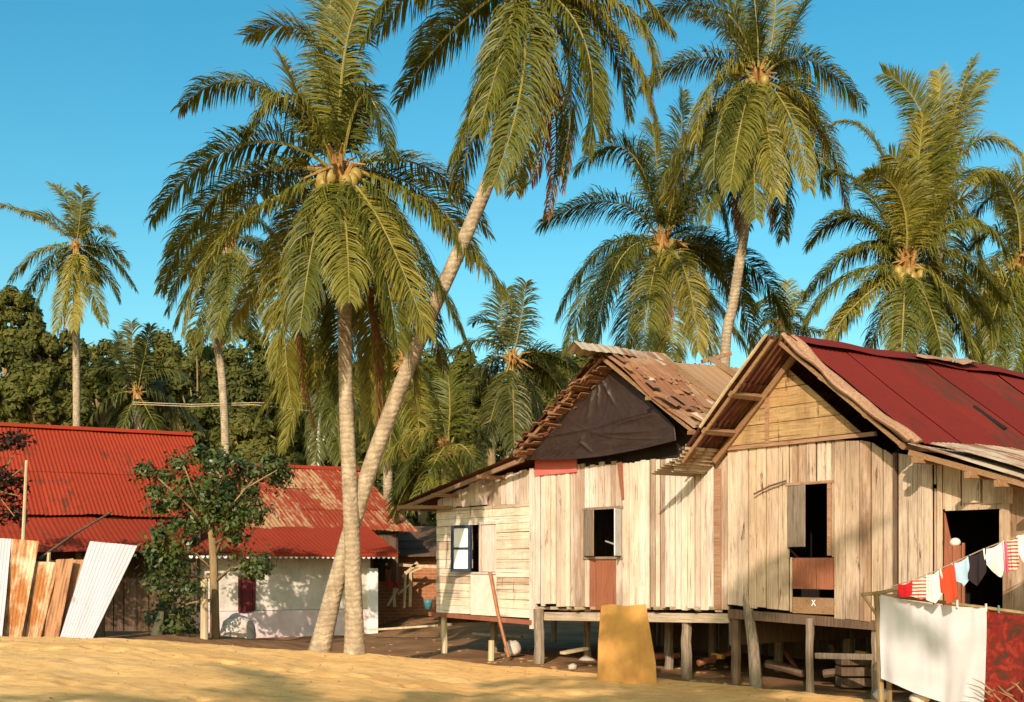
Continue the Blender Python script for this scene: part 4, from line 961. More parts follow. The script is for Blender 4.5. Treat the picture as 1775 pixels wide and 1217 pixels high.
wash(1556, 1583, 26, 'cl_red', 'washing', 'plain deep red cloth, lowest on the washing line', poly([(0, .75), (1, 1)]), 1)
wash(1581, 1609, 36, 'cl_stripe', 'washing', 'red and cream streaked cloth next to the plain red one', poly([(0, .8), (1, 1.1)]), 2)
wash(1605, 1630, 46, 'cl_white', 'washing', 'narrow white cloth between the streaked and orange ones', poly([(0, .95), (.5, 1.08), (1, .75)]), 3, (.0, .05))
wash(1626, 1653, 58, 'cl_orange', 'washing', 'bright orange red cloth left of the pale blue one', poly([(0, .7), (.3, .75), (.32, 1.05), (1, 1)]), 4, (.02, .04))
wash(1648, 1681, 42, 'cl_blue', 'shorts', 'pale blue shorts on the washing line', poly([(0, .7), (.4, .85), (.5, 1.02), (1, .8)]), 5, (.03, .03))
wash(1677, 1709, 50, 'cl_black', 'washing', 'black garment between the pale blue shorts and a white shirt', poly([(0, .8), (.5, 1.1), (1, .85)]), 6)
wash(1703, 1739, 60, 'cl_white', 'shirt', 'white shirt hanging to a point, right of the black garment', poly([(0, .4), (.5, .75), (.85, 1.0), (1, .7)]), 7, (.02, .01))
wash(1736, 1746, 54, 'cl_pink', 'washing', 'narrow pink strip beside the white shirt', None, 8, (.03, .02))
wash(1744, 1763, 52, 'cl_stripe', 'washing', 'thin red striped cloth right of the pink strip', None, 9, (.02, .02))
wash(1762, 1830, 84, 'cl_white', 'washing', 'large cream cloth, highest on the line at the photo edge', poly([(0, .3), (.15, .55), (.5, 1), (1, 1)]), 10)
m = clothmesh(K.w(a_ if False else KX(1404), .5, 2.35), K.w(KX(1432), .55, 2.28), .32, .04, (10, 8), 0, 3)
tag(m.build('hanging_cloth', M['red_cloth'], None, K.w(KX(1418), .5, 2.3), True), 'dull red cloth hanging inside the tall dark window', 'cloth')

# dry brushwood at lower right
m = MB(); rnd = random.Random(4)
for i in range(14):
    p = P(rnd.uniform(1705, 1790), rnd.uniform(1195, 1222), 12.3); q = p + Vector((rnd.uniform(-.25, .2), rnd.uniform(-.15, .15), rnd.uniform(.0, .14)))
    m.tube([p, (p + q) / 2 + Vector((0, 0, rnd.uniform(-.02, .03))), q], [.009, .007, .003], 5)
tag(m.build('brushwood', M['bark'], None, P(1740, 1215, 12.3)), 'heap of dry twigs under the red patterned cloth', 'brushwood')

# ---------------------------------------------------------------- pole with wires
p0 = P(553, 815, 41); 
pole = empty('utility_pole', (p0.x, 41, 0), 'thin pale pole with insulators behind the rusty roof', 'utility pole')
m = MB(); m.tube([(0, 0, 0), (0, 0, P(553, 703, 41).z)], [.07, .055], 8); m.build('pole', M['pole_grey'], pole)
m = MB(); z = P(553, 762, 41).z; m.bar((-.22, 0, z), (.22, 0, z), .05, .05); m.blob((-.18, 0, z + .07), .05, 1, 0); m.blob((.18, 0, z + .07), .05, 1, 0); m.blob((0, -.06, z + .2), .06, 1, 0); m.build('insulator_arm', M['white_paint'], pole)
m = MB()
for dy in (0, 3.5): m.tube([P(230, 697 + dy, 47), P(330, 701 + dy, 46), P(440, 698 + dy, 45), P(553, 700 + dy * 4, 41.1)], .014, 5)
tag(m.build('overhead_wire', M['bamboo'], None, P(330, 700, 46)), 'pair of pale overhead wires crossing the dark trees', 'wire')
# ---------------------------------------------------------------- palms
def frond_mesh(name, B, Mid, T, lw, mat, parent, origin, rnd, grav=.75, dens=.014, lift=.22, side=None, wd=.0195, bare=.10):
    """one feather frond: midrib through three points, narrow hanging leaflets on both sides"""
    B, Mid, T = Vector(B), Vector(Mid), Vector(T); Cc = Mid * 2 - (B + T) * .5; N = 16
    def bz(t): return B * (1 - t) ** 2 + Cc * (2 * t * (1 - t)) + T * t * t
    pts = [bz(i / N) for i in range(N + 1)]
    Ls = [0]
    for a, b in zip(pts, pts[1:]): Ls.append(Ls[-1] + (b - a).length)
    Lt = Ls[-1]; m = MB(); m.tube(pts, [.024 * (1 - i / N) + .004 for i in range(N + 1)], 4)
    hd = Vector((T.x - B.x, T.y - B.y, 0))
    if side is None:
        if hd.length < .25 * Lt: hd = hd + Vector((rnd.uniform(-.3, .3), -.6, 0))
        side = hd.normalized().cross(Vector((0, 0, 1)))
    side = (side + Vector((rnd.uniform(-.25, .25), rnd.uniform(-.25, .25), rnd.uniform(-.45, .45)))).normalized()
    rib = m; m = MB(); n = int(Lt / dens); k = 0; down = Vector((0, 0, -1)); ph = rnd.uniform(0, 50); sway = Vector((rnd.uniform(-.2, .2), rnd.uniform(-.2, .2), 0))
    for sg in (1, -1):
        gap = 0; gside = grav * rnd.uniform(.7, 1.3)
        for i in range(n):
            s = bare + (1 - bare) * (i + rnd.random()) / n
            if gap > 0: gap -= 1; continue
            if rnd.random() < .012: gap = rnd.randint(2, 6)
            dl_ = s * Lt
            while k < N - 1 and Ls[k + 1] < dl_: k += 1
            while k > 0 and Ls[k] > dl_: k -= 1
            f = (dl_ - Ls[k]) / max(1e-6, Ls[k + 1] - Ls[k]); p = pts[k].lerp(pts[k + 1], f); t = (pts[k + 1] - pts[k]).normalized()
            sd_ = (side - t * side.dot(t)).normalized(); up = sd_.cross(t)
            if up.z < 0: up = -up
            prof = max(.15, math.sin(math.pi * min(1, (.20 + .74 * s))) ** .6)
            clump = noise.noise(Vector((s * 9 + ph, sg * 5, 0)))
            l = lw * prof * rnd.uniform(.78, 1.12) * (1 + .18 * clump)
            fw = .18 + .95 * s ** 1.4 + .35 * clump
            d0 = (sd_ * sg + t * fw + up * lift * rnd.uniform(.2, 1.6) + Vector((rnd.uniform(-.2, .2), rnd.uniform(-.2, .2), rnd.uniform(-.2, .2)))).normalized()
            g = gside * rnd.uniform(.7, 1.3) * (1 + .4 * clump)
            ps = [p]; d = d0
            for q, fr in enumerate((.26, .28, .25, .21)):
                ps.append(ps[-1] + d * l * fr); d = (d + (down + sway) * g * (.42 + .16 * q)).normalized()
            d1 = (ps[2] - ps[1]).normalized(); wv = t - d1 * t.dot(d1); wv = wv.normalized() if wv.length > 1e-3 else up
            wv = (wv + up * rnd.uniform(-.6, .6)) * wd * .5
            b0 = len(m.v)
            for q, wk in zip(ps[:4], (.5, 1, .95, .62)): m.v += [tuple(q - wv * wk), tuple(q + wv * wk)]
            m.v.append(tuple(ps[4]))
            m.f += [(b0, b0 + 1, b0 + 3, b0 + 2), (b0 + 2, b0 + 3, b0 + 5, b0 + 4), (b0 + 4, b0 + 5, b0 + 7, b0 + 6), (b0 + 6, b0 + 7, b0 + 8)]
    o = m.build(name, mat, parent, origin)
    rib.build('midrib', M['midrib'] if 'dry' not in name else mat, o, origin)
    return o

def trunk_mesh(pts, r0, r1, flare=1.5):
    P_ = [Vector(p) for p in pts]; out = []; n = 8
    for i in range(len(P_) - 1):
        p0 = P_[max(i - 1, 0)]; p1 = P_[i]; p2 = P_[i + 1]; p3 = P_[min(i + 2, len(P_) - 1)]
        for j in range(n):
            t = j / n; out.append(.5 * ((2 * p1) + (p2 - p0) * t + (2 * p0 - 5 * p1 + 4 * p2 - p3) * t * t + (3 * p1 - p0 - 3 * p2 + p3) * t ** 3))
    out.append(P_[-1]); fine = []
    for a, b in zip(out, out[1:]):
        k = max(1, int((b - a).length / .045))
        fine += [a.lerp(b, j / k) for j in range(k)]
    fine.append(out[-1]); n = len(fine); rad = []
    ph = random.uniform(0, 6)
    for i in range(n):
        s = i / n; z = i * .045
        r = r0 + (r1 - r0) * s; r *= 1 + (flare - 1) * math.exp(-z / .30) + .010 * (1 if (z % .13 + .03 * noise.noise(Vector((z, ph, 4)))) < .04 else 0) + .03 * noise.noise(Vector((z * 1.3, ph, 0)))
        rad.append(r)
    m = MB(); m.tube(fine, rad, 14); return m

def palm(trunk_pts, crown, Yc, fronds, label, nback=6, Lm=3.0, lw=.62, nuts=6, dry=(), seed=1, mat='frond', r=(.17, .11), flare=1.5, dens=.014, group='coconut palms', nrand=0, rndmax=-55, wd=.0195, tmat='trunk', fill=None):
    rnd = random.Random(seed); cw = P(crown[0], crown[1], Yc)
    base = Vector(trunk_pts[0]); root = empty('coconut_palm', base, label, 'palm tree', group)
    t = trunk_mesh(trunk_pts, *r, flare).build('trunk', M[tmat], root, base, True)
    m = MB()
    for i in range(26):      # fibre, leaf bases and flower stalks at the crown
        a = rnd.uniform(0, 6.28); e = rnd.uniform(-.5, 1.2); d_ = Vector((math.cos(a) * math.cos(e), math.sin(a) * math.cos(e), math.sin(e))); L_ = rnd.uniform(.25, .6)
        m.tube([cw - Vector((0, 0, .25)), cw + d_ * L_ * .5, cw + d_ * L_ + Vector((0, 0, -.12))], [.06, .03, .012], 5)
    m.tube([cw - Vector((0, 0, .7)), cw + Vector((0, 0, .15))], [r[1] * 1.05, r[1] * .9], 9); m.build('crown_shaft', M['fibre'], root, base)
    for fr in fronds:
        (mx, my), (tx, ty) = fr[0], fr[1]; dp = fr[2] if len(fr) > 2 else rnd.uniform(-.9, .9); mt = M[fr[3]] if len(fr) > 3 else M[mat]
        Mi = P(mx, my, Yc + dp * .55); Ti = P(tx, ty, Yc + dp)
        a = rnd.uniform(0, 6.28); B = cw + Vector(((Mi - cw).x, (Mi - cw).y, (Mi-cw).z)).normalized() * .12
        Lf = (Mi - B).length + (Ti - Mi).length
        frond_mesh('frond', B, Mi, Ti, min(lw, .30 * Lf + .15), mt, root, base, rnd, dens=dens, wd=wd, grav=1.0 if ty > my else .5)
    for i in range(nback + nrand):
        back = i < nback
        az = rnd.uniform(.15, 2.99) if back else i * 2.39996 + rnd.uniform(-.3, .3)
        e = R(rnd.uniform(-25, 60)) if back else R(80 + (rndmax - 80) * (i - nback) / max(1, nrand - 1) + rnd.uniform(-8, 8))
        Lf = Lm * rnd.uniform(.8, 1.05); pts = [cw.copy()]; ee = e; bend = R(rnd.uniform(70, 105)) * (.6 if e < 0 else 1)
        for j in range(12):
            pts.append(pts[-1] + Vector((math.cos(az) * math.cos(ee), math.sin(az) * math.cos(ee), math.sin(ee))) * Lf / 12); ee = max(ee - bend / 12, R(-86))
        frond_mesh('frond', pts[0], pts[6], pts[12], lw, M[mat], root, base, rnd, dens=dens * 1.15, wd=wd * 1.1, grav=.8)
    for (mx, my), (tx, ty), dp in dry:
        frond_mesh('dry_frond', cw - Vector((0, 0, .2)), P(mx, my, Yc + dp * .7), P(tx, ty, Yc + dp), lw * .6, M['frond_dry'], root, base, rnd, grav=2.2, dens=dens * 2, wd=wd)
    for i in range(nuts):
        a = rnd.uniform(3.3, 6.1); m = MB(); c = cw + Vector((math.cos(a) * .26, math.sin(a) * .26, rnd.uniform(-.42, -.08)))
        m.blob(c, (.10, .10, .13), i, .05, 10, 7); m.build('coconut', M['coconut'], root, base, True)
    return root

# main palm, upright
Y1 = 17.8
palm([(P(615, 1142, Y1)), P(613, 1040, Y1), P(609, 900, Y1), P(600, 700, Y1), P(597, 520, Y1), P(590, 310, Y1)], (588, 296), Y1, [
    ((420, 250), (262, 378), -.5), ((392, 325), (281, 500), .3), ((405, 398), (308, 560), -.6), ((440, 146), (313, 186), .5), ((545, 75), (428, 62), .4), ((576, 110), (573, -60), .3),
    ((598, 90), (640, -30), -.2), ((632, 165), (674, 268), -.4), ((530, 190), (487, 100), .2), ((500, 170), (424, 240), -.3), ((735, 352), (884, 520), .3), ((662, 392), (740, 580), -.9),
    ((690, 375), (815, 610), -.2), ((600, 400), (606, 520), -1.5), ((525, 405), (478, 640), -.9), ((500, 440), (505, 700), .6), ((630, 480), (664, 720), .8), ((555, 470), (545, 670), .9),
    ((680, 470), (722, 700), .4), ((520, 385), (402, 560), .8), ((550, 390), (520, 570), -1.3), ((648, 400), (690, 600), -1.1), ((550, 180), (600, 130), .9), ((610, 190), (650, 150), .9), ((455, 330), (330, 470), 1.0),
    ((585, 470), (590, 690), .8), ((640, 500), (640, 720), .9), ((700, 430), (770, 640), .9), ((540, 450), (480, 560), 1.0)],
    'tall upright coconut palm before the white house, beside the leaning trunk', 3, 3.0, .63, 7, [((640, 520), (655, 760), .5), ((520, 520), (545, 740), .6)], 101, r=(.128, .085), flare=1.35)
# leaning palm
Y2 = 17.9
palm([P(553, 1135, Y2), P(575, 1040, Y2), P(601, 945, Y2), P(640, 815, Y2), P(690, 680, Y2), P(742, 555, Y2), P(800, 425, Y2), P(858, 278, Y2), P(880, 130, Y2), P(903, -20, Y2)], (905, -40), Y2, [
    ((775, 62), (690, 175), .2), ((752, -75), (628, 75), -.2), ((850, 120), (782, 282), -.3), ((840, 170), (788, 335), .4), ((1068, 55), (1142, 258), -.3), ((1012, 70), (1020, 262), -.6), ((985, 110), (972, 300), .3),
    ((925, 130), (893, 330), -.6), ((905, 140), (852, 325), -1.3), ((1030, -60), (1165, 55), .4), ((870, 90), (830, 230), -.9), ((1040, 40), (1090, 200), .7), 
    ((800, 10), (715, 110), .9), ((1090, 20), (1130, 150), -.2), ((745, -30), (655, 60), .6), ((1000, 60), (1050, 240), .9), ((840, -160), (740, -170), .5), ((960, -180), (1050, -200), .2), ((905, -200), (890, -330), .3)],
    'leaning coconut palm with a bent pale trunk and crown cut by the photo top', 1, 2.6, .62, 6, [((962, 180), (948, 375), .3), ((970, 170), (978, 330), .5), ((945, 190), (918, 320), .2)], 102, r=(.13, .088), flare=1.35)
# crown above the red roofed house, tall palm behind the huts
Y6 = 25
palm([P(1256, 640, Y6).xy.to_3d(), P(1256, 640, Y6), P(1272, 520, Y6), P(1293, 380, Y6), P(1306, 250, Y6), P(1315, 150, Y6)], (1315, 135), Y6, [
    ((1212, 100), (1112, 152), .5), ((1240, 140), (1206, 245), -.8), ((1218, 212), (1140, 335), -.3), ((1312, 35), (1296, -70), .5), ((1262, 55), (1205, 25), .3), ((1370, 55), (1412, -30), .3), ((1400, 103), (1499, 185), -.4),
    ((1420, 215), (1467, 362), .2), ((1368, 200), (1402, 325), -1.0), ((1308, 262), (1310, 378), -1.4), ((1272, 235), (1222, 380), -.8), ((1342, 270), (1357, 410), .6), ((1253, 200), (1238, 310), -1.1), ((1290, 190), (1265, 330), -1.4),
    ((1340, 60), (1345, -60), .9), ((1285, 60), (1270, -30), .8), ((1330, 220), (1345, 340), -1.2), ((1280, 250), (1290, 390), .8), ((1240, 10), (1110, 40), .9), ((1390, 190), (1430, 330), .9)],
    'tall coconut palm with nuts rising behind the two stilt huts', 3, 3.2, .72, 8, [((1290, 280), (1280, 412), .3), ((1336, 290), (1338, 400), .3)], 106, r=(.118, .095), flare=1)
Y5 = 28
palm([P(1143, 700, Y5).xy.to_3d(), P(1143, 700, Y5), P(1146, 560, Y5), P(1150, 430, Y5)], (1150, 420), Y5, [
    ((1060, 350), (938, 388), -.4), ((1090, 262), (1000, 292), .4), ((1048, 430), (968, 545), .4), ((1045, 470), (985, 605), -.5), ((1176, 280), (1183, 160), .3), ((1195, 320), (1235, 265), .5), ((1292, 455), (1368, 565), .2),
    ((1232, 515), (1302, 620), -.6), ((1203, 500), (1236, 620), -1.0), ((1162, 520), (1166, 625), -1.6), ((1105, 510), (1082, 620), -1.0), ((1225, 330), (1260, 400), -.3), ((1075, 450), (1030, 600), -1.2), ((1120, 320), (1085, 250), .6),
    ((1190, 480), (1210, 610), -1.4), ((1130, 490), (1115, 610), -1.5), ((1250, 470), (1310, 600), .9), ((1220, 290), (1225, 220), .9), ((1060, 480), (1020, 600), .9), ((1140, 300), (1130, 215), .9)],
    'broad coconut palm whose trunk stands hidden behind the tarpaulin hut', 3, 2.9, .86, 5, [((1143, 510), (1140, 625), -1.0), ((1150, 505), (1152, 600), -1.2)], 105, r=(.17, .13), flare=1, mat='frond')
Y7 = 24
palm([P(1545, 720, Y7).xy.to_3d(), P(1545, 720, Y7), P(1556, 580, Y7), P(1572, 470, Y7)], (1572, 460), Y7, [
    ((1488, 432), (1395, 512), .4), ((1464, 482), (1398, 560), -.3), ((1480, 532), (1430, 605), -.6), ((1566, 550), (1562, 640), -1.5), ((1638, 500), (1692, 630), -.8), ((1650, 478), (1715, 560), .4), ((1672, 383), (1747, 440), -.3),
    ((1573, 325), (1542, 268), -.3), ((1606, 235), (1532, 128), .3), ((1622, 215), (1626, 122), .7), ((1645, 225), (1688, 102), .6), ((1655, 225), (1715, 125), 1.0), ((1525, 262), (1452, 212), .7), ((1508, 390), (1448, 372), .3),
    ((1590, 300), (1600, 200), -.2), ((1560, 340), (1500, 300), -.6), ((1620, 380), (1690, 330), -.4), ((1540, 520), (1500, 620), .8), ((1610, 530), (1640, 640), -1.2), ((1590, 540), (1600, 640), .8), ((1610, 330), (1660, 250), .9), ((1530, 420), (1470, 440), 1.0), ((1480, 375), (1400, 425), .6), ((1660, 440), (1745, 525), .6), ((1500, 330), (1435, 300), .9), ((1680, 310), (1750, 335), .5), ((1650, 540), (1700, 640), .7), ((1500, 500), (1450, 580), .9)],
    'bushy coconut palm standing behind the dark red roof ridge', 3, 3.0, .66, 5, [((1610, 540), (1622, 640), .4)], 107, r=(.16, .13), flare=1)
Y8 = 27.5
palm([P(1622, 720, Y8).xy.to_3d(), P(1622, 720, Y8), P(1620, 560, Y8), P(1632, 350, Y8)], (1632, 330), Y8, [
    ((1692, 245), (1765, 262), -.4), ((1700, 300), (1755, 380), .3), ((1590, 360), (1550, 450), .5), ((1680, 380), (1700, 480), -.3), ((1640, 420), (1650, 540), .6)],
    'palm half hidden behind the bushy one, its reddish trunk above the ridge', 2, 2.8, .85, 0, [], 108, r=(.15, .12), flare=1)
Y9 = 26
palm([P(1790, 760, Y9).xy.to_3d(), P(1790, 760, Y9), P(1782, 600, Y9), P(1772, 470, Y9)], (1770, 455), Y9, [
    ((1756, 345), (1708, 300), -.4), ((1725, 400), (1680, 430), .4), ((1720, 470), (1690, 560), -.5), ((1740, 540), (1720, 640), -1.0), ((1765, 340), (1790, 280), .3), ((1720, 500), (1640, 590), .8), ((1762, 560), (1755, 650), -1.2), ((1800, 400), (1850, 420), 0), ((1700, 520), (1700, 640), .9), ((1810, 500), (1850, 600), -.5), ((1745, 510), (1690, 640), 1.0), ((1730, 350), (1690, 370), .8), ((1735, 440), (1660, 500), -.2), ((1740, 500), (1705, 610), -.7)],
    'dark coconut palm cut by the right edge of the photo', 3, 3.0, .74, 3, [], 109, r=(.16, .13), flare=1, mat='frond')
palm([P(1352, 720, 36).xy.to_3d(), P(1352, 720, 36), P(1356, 570, 36)], (1356, 560), 36, [((1330, 520), (1305, 540)), ((1362, 525), (1365, 488)), ((1385, 545), (1400, 590)), ((1325, 560), (1300, 610)), ((1380, 530), (1395, 505)), ((1355, 590), (1350, 620), -1), ((1390, 570), (1430, 575)), ((1335, 580), (1320, 620)), ((1345, 525), (1335, 500))],
    'small distant palm between the tall palm and the red roof apex', 2, 1.7, .6, 0, [], 110, r=(.13, .11), flare=1, dens=.024, mat='frond', wd=.026)
# palms of the middle distance
Ya = 32
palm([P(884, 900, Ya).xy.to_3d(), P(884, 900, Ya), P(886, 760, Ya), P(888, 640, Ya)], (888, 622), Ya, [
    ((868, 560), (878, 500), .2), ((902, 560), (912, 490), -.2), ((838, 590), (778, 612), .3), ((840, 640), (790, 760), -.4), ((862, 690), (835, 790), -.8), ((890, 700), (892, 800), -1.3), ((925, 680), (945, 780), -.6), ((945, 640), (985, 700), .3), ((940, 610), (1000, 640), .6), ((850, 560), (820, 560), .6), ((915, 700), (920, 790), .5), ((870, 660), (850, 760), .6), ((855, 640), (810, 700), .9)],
    'young coconut palm in dark shade just left of the tarpaulin gable', 3, 2.2, .75, 0, [((850, 690), (832, 780), .3)], 111, r=(.15, .12), flare=1, dens=.022, mat='frond_shade', wd=.026)
Yb = 29
palm([P(775, 960, Yb).xy.to_3d(), P(775, 960, Yb), P(776, 860, Yb), P(776, 790, Yb)], (776, 778), Yb, [
    ((722, 745), (668, 800), .2), ((740, 760), (690, 850), -.4), ((760, 790), (715, 880), -.8), ((810, 740), (850, 770), .3), ((810, 780), (840, 850), -.6), ((770, 830), (765, 880), -1.2), ((790, 700), (830, 660), .5), ((760, 700), (735, 650), .4), ((780, 700), (775, 640), .2), ((735, 720), (690, 690), .6), ((800, 820), (815, 880), -.7), ((725, 790), (685, 870), .6)],
    'low coconut palm behind the hut lean-to with yellowish fronds', 3, 2.2, .7, 0, [], 112, r=(.14, .12), flare=1, dens=.022, mat='frond', wd=.024)
Y3 = 58
palm([P(133, 800, Y3).xy.to_3d(), P(133, 716, Y3), P(132, 580, Y3), P(134, 440, Y3)], (132, 425), Y3, [
    ((78, 382), (-8, 352), .5), ((120, 355), (88, 318), .4), ((140, 365), (142, 325), -.5), ((165, 395), (198, 405), .3), ((185, 440), (235, 500), -.5), ((70, 435), (20, 485), .4), ((90, 470), (55, 560), -.8), ((115, 490), (98, 575), -1.5), ((155, 490), (180, 560), -1.2), ((105, 385), (58, 375), .8), ((150, 365), (165, 340), .8), ((175, 460), (205, 520), 1.0), ((85, 450), (40, 520), 1.0), ((130, 495), (128, 570), -1.6)],
    'slender palm standing alone far left above the red roof', 4, 3.2, 1.0, 0, [((118, 490), (110, 600), .5)], 103, r=(.20, .16), flare=1, dens=.035, mat='frond', wd=.042)
Y4 = 45
palm([P(391, 850, Y4).xy.to_3d(), P(391, 790, Y4), P(385, 660, Y4), P(376, 570, Y4), P(392, 430, Y4)], (398, 418), Y4, [
    ((340, 430), (292, 540), .3), ((350, 460), (318, 580), -.5), ((380, 490), (345, 610), -.9), ((405, 500), (400, 590), -1.4), ((440, 470), (465, 570), -.6), ((455, 430), (500, 520), .4), ((420, 480), (440, 590), .6), ((345, 390), (290, 440), .8), ((430, 380), (470, 400), .6), ((395, 365), (400, 320), .3), ((365, 370), (335, 350), .5), ((370, 480), (330, 590), .9), ((390, 500), (375, 585), -1.6)],
    'palm with a thin pale trunk behind the left fronds of the upright palm', 4, 3.2, .95, 0, [((385, 500), (380, 600), -1.0)], 104, r=(.16, .14), flare=1, dens=.03, mat='frond', wd=.034)
Yd = 52
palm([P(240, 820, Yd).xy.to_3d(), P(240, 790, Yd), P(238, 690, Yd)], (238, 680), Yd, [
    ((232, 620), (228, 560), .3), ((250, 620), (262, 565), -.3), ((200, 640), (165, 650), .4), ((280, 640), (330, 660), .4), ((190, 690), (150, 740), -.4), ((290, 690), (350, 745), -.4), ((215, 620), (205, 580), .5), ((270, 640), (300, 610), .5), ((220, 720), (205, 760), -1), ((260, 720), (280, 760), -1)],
    'dark low palm in the shade of the wood behind the red roof', 5, 3.0, 1.1, 0, [], 113, r=(.2, .18), flare=1, dens=.04, mat='frond_shade', wd=.05)
palm([P(545, 900, 36).xy.to_3d(), P(545, 850, 36), P(541, 760, 36), P(560, 640, 36)], (560, 620), 36, [((510, 640), (450, 720), .2), ((530, 660), (490, 780), -.5), ((560, 690), (545, 800), -1), ((600, 660), (640, 760), -.4), ((590, 600), (640, 590), .4), ((530, 590), (480, 600), .5), ((560, 570), (570, 520), .3), ((600, 680), (610, 790), .5), ((580, 700), (590, 800), -1)],
    'yellow green palm behind the two crossing trunks', 4, 2.6, .9, 0, [((590, 690), (600, 800), .5)], 114, r=(.14, .12), flare=1, dens=.024, mat='frond', wd=.026)
palm([P(672, 960, 33).xy.to_3d(), P(672, 900, 33), P(676, 740, 33), P(700, 640, 33)], (702, 630), 33, [((670, 650), (640, 760), .2), ((690, 680), (670, 800), -.5), ((720, 690), (730, 800), -.9), ((740, 650), (790, 740), -.3), ((740, 610), (800, 610), .4), ((670, 600), (640, 620), .5), ((705, 580), (715, 530), .3), ((725, 600), (760, 570), .3), ((705, 700), (700, 810), .5), ((750, 670), (770, 790), .5)],
    'palm with long hanging fronds between the leaning trunk and the young palm', 4, 2.6, .85, 0, [((730, 680), (745, 760), .3)], 115, r=(.14, .12), flare=1, dens=.024, mat='frond', wd=.026)
# the palms behind the viewer, whose shade falls on the foreground sand
rnd = random.Random(9)
for i, (x, y, hgt) in enumerate(((-6.6, -8.2, 8.8), (-2.2, -3.8, 8.8))):
    root_px = 0
    b = Vector((x, y, .2)); c = b + Vector((.4, .3, hgt))
    px = c.x / 1.0
    root = empty('coconut_palm', b, ('coconut palm behind the viewer that shades the sand before the trunks', 'coconut palm behind the viewer that shades the sand by the huts')[i], 'palm tree', 'coconut palms')
    trunk_mesh([b, b + Vector((.1, 0, hgt * .5)), c], .17, .11, 1.4).build('trunk', M['trunk'], root, b, True)
    for k in range(20):
        az = k * 2.4; e = R(75 - 120 * k / 19); pts = [c]; ee = e
        for j in range(12):
            pts.append(pts[-1] + Vector((math.cos(az) * math.cos(ee), math.sin(az) * math.cos(ee), math.sin(ee))) * 3.2 / 12); ee = max(ee - R(85) / 12, R(-86))
        frond_mesh('frond', pts[0], pts[6], pts[12], .65, M['frond'], root, b, rnd, dens=.06, wd=.06)

# ---------------------------------------------------------------- broad-leaved trees
def crown_mesh(rnd, c, rad, nclump, nleaf, ls, flat=.8, hollow=.55):
    m = MB(); c = Vector(c); cl_ = []
    for i in range(nclump):
        while True:
            d_ = Vector((rnd.uniform(-1, 1), rnd.uniform(-1, 1), rnd.uniform(-.75, 1)))
            if hollow < d_.length < 1: break
        cl_.append((c + Vector((d_.x * rad[0], d_.y * rad[1], d_.z * rad[2])), rnd.uniform(.22, .40) * min(rad)))
    per = nleaf // nclump
    for (q, r_) in cl_:
        for i in range(per):
            d_ = Vector((rnd.gauss(0, 1), rnd.gauss(0, 1), rnd.gauss(0, 1) * flat)); d_.normalize(); rr = r_ * rnd.uniform(.45, 1.08)
            p = q + d_ * rr; nrm = (d_ + Vector((rnd.uniform(-.6, .6), rnd.uniform(-.6, .6), rnd.uniform(-.2, .8)))).normalized()
            a = nrm.cross(Vector((rnd.uniform(-1, 1), rnd.uniform(-1, 1), rnd.uniform(-1, 1)))).normalized(); b = nrm.cross(a)
            s_ = ls * rnd.uniform(.6, 1.3); b0 = len(m.v)
            m.v += [tuple(p - a * s_), tuple(p + b * s_ * .45 - nrm * s_ * .12), tuple(p + a * s_), tuple(p - b * s_ * .45 - nrm * s_ * .12)]
            m.f.append((b0, b0 + 1, b0 + 2, b0 + 3))
    return m, cl_
def tree(px, top, Y, wpx, label, seed, mat='leaf_hill', ls=.30, bottom=None, nleaf=9000):
    rnd = random.Random(seed); x = (px - CX) / F * Y; zt = P(px, top, Y).z; rw = wpx / 2 / F * Y; zb = zt - rw * 1.9 if bottom is None else bottom
    b = Vector((x, Y, -.2)); root = empty('broadleaf_tree', b, label, 'tree', 'trees of the wood behind the houses')
    cz = (zt + zb) / 2; hz = (zt - zb) / 2
    m, cl_ = crown_mesh(rnd, (x, Y, cz), (rw, rw * .8, hz), 34, nleaf, ls); m.build('crown', M[mat], root, b)
    t = MB(); t.tube([b, (x + .1, Y, cz * .5), (x, Y, cz)], [.28, .22, .14], 8)
    for (q, r_) in cl_[:12]: t.tube([(x, Y, cz * .75 + q.z * .12), ((x + q.x) / 2, (Y + q.y) / 2, (cz + q.z) / 2 - .2), tuple(q)], [.11, .07, .02], 5)
    t.build('trunk', M['bark'], root, b)
TR = [(8, 500, 72, 120, 'tall tree at the far left edge behind the slender palm'), (-10, 600, 64, 170, 'dark tree low at the left edge under the slender palm'), (85, 560, 66, 130, 'tree just behind the slender palm trunk'),
      (190, 560, 74, 120, 'thin topped tree right of the slender palm'), (70, 640, 60, 150, 'dense low tree left of the slender trunk'), (175, 630, 62, 130, 'dark tree right of the slender trunk'),
      (280, 572, 84, 150, 'rounded tree on the skyline above the overhead wires'), (345, 560, 80, 130, 'skyline tree behind the thin pale trunk'), (425, 556, 78, 150, 'skyline tree right of the thin pale trunk'),
      (310, 640, 66, 160, 'tree behind the overhead wires'), (440, 650, 62, 150, 'tree between the thin pale trunk and the upright palm'), (500, 600, 72, 140, 'tree whose top shows left of the upright trunk'),
      (505, 700, 54, 130, 'bushy tree behind the utility pole'), (420, 720, 54, 120, 'bushy tree above the small front tree'), (600, 610, 70, 150, 'tree hidden behind the two crossing trunks'), (690, 600, 66, 150, 'tree behind the leaning trunk'),
      (770, 610, 60, 140, 'green tree between the leaning trunk and the young palm'), (850, 640, 56, 120, 'tree behind the young palm'), (945, 602, 60, 110, 'pale green tree showing left of the tarpaulin gable'), (640, 700, 50, 150, 'low tree behind the rusty roof ridge'), (730, 710, 48, 130, 'low tree behind the low yellowish palm'), (960, 640, 50, 90, 'low tree against the hut roof'), (1010, 600, 75, 100, 'far treetop peeping left of the ridge cap')]
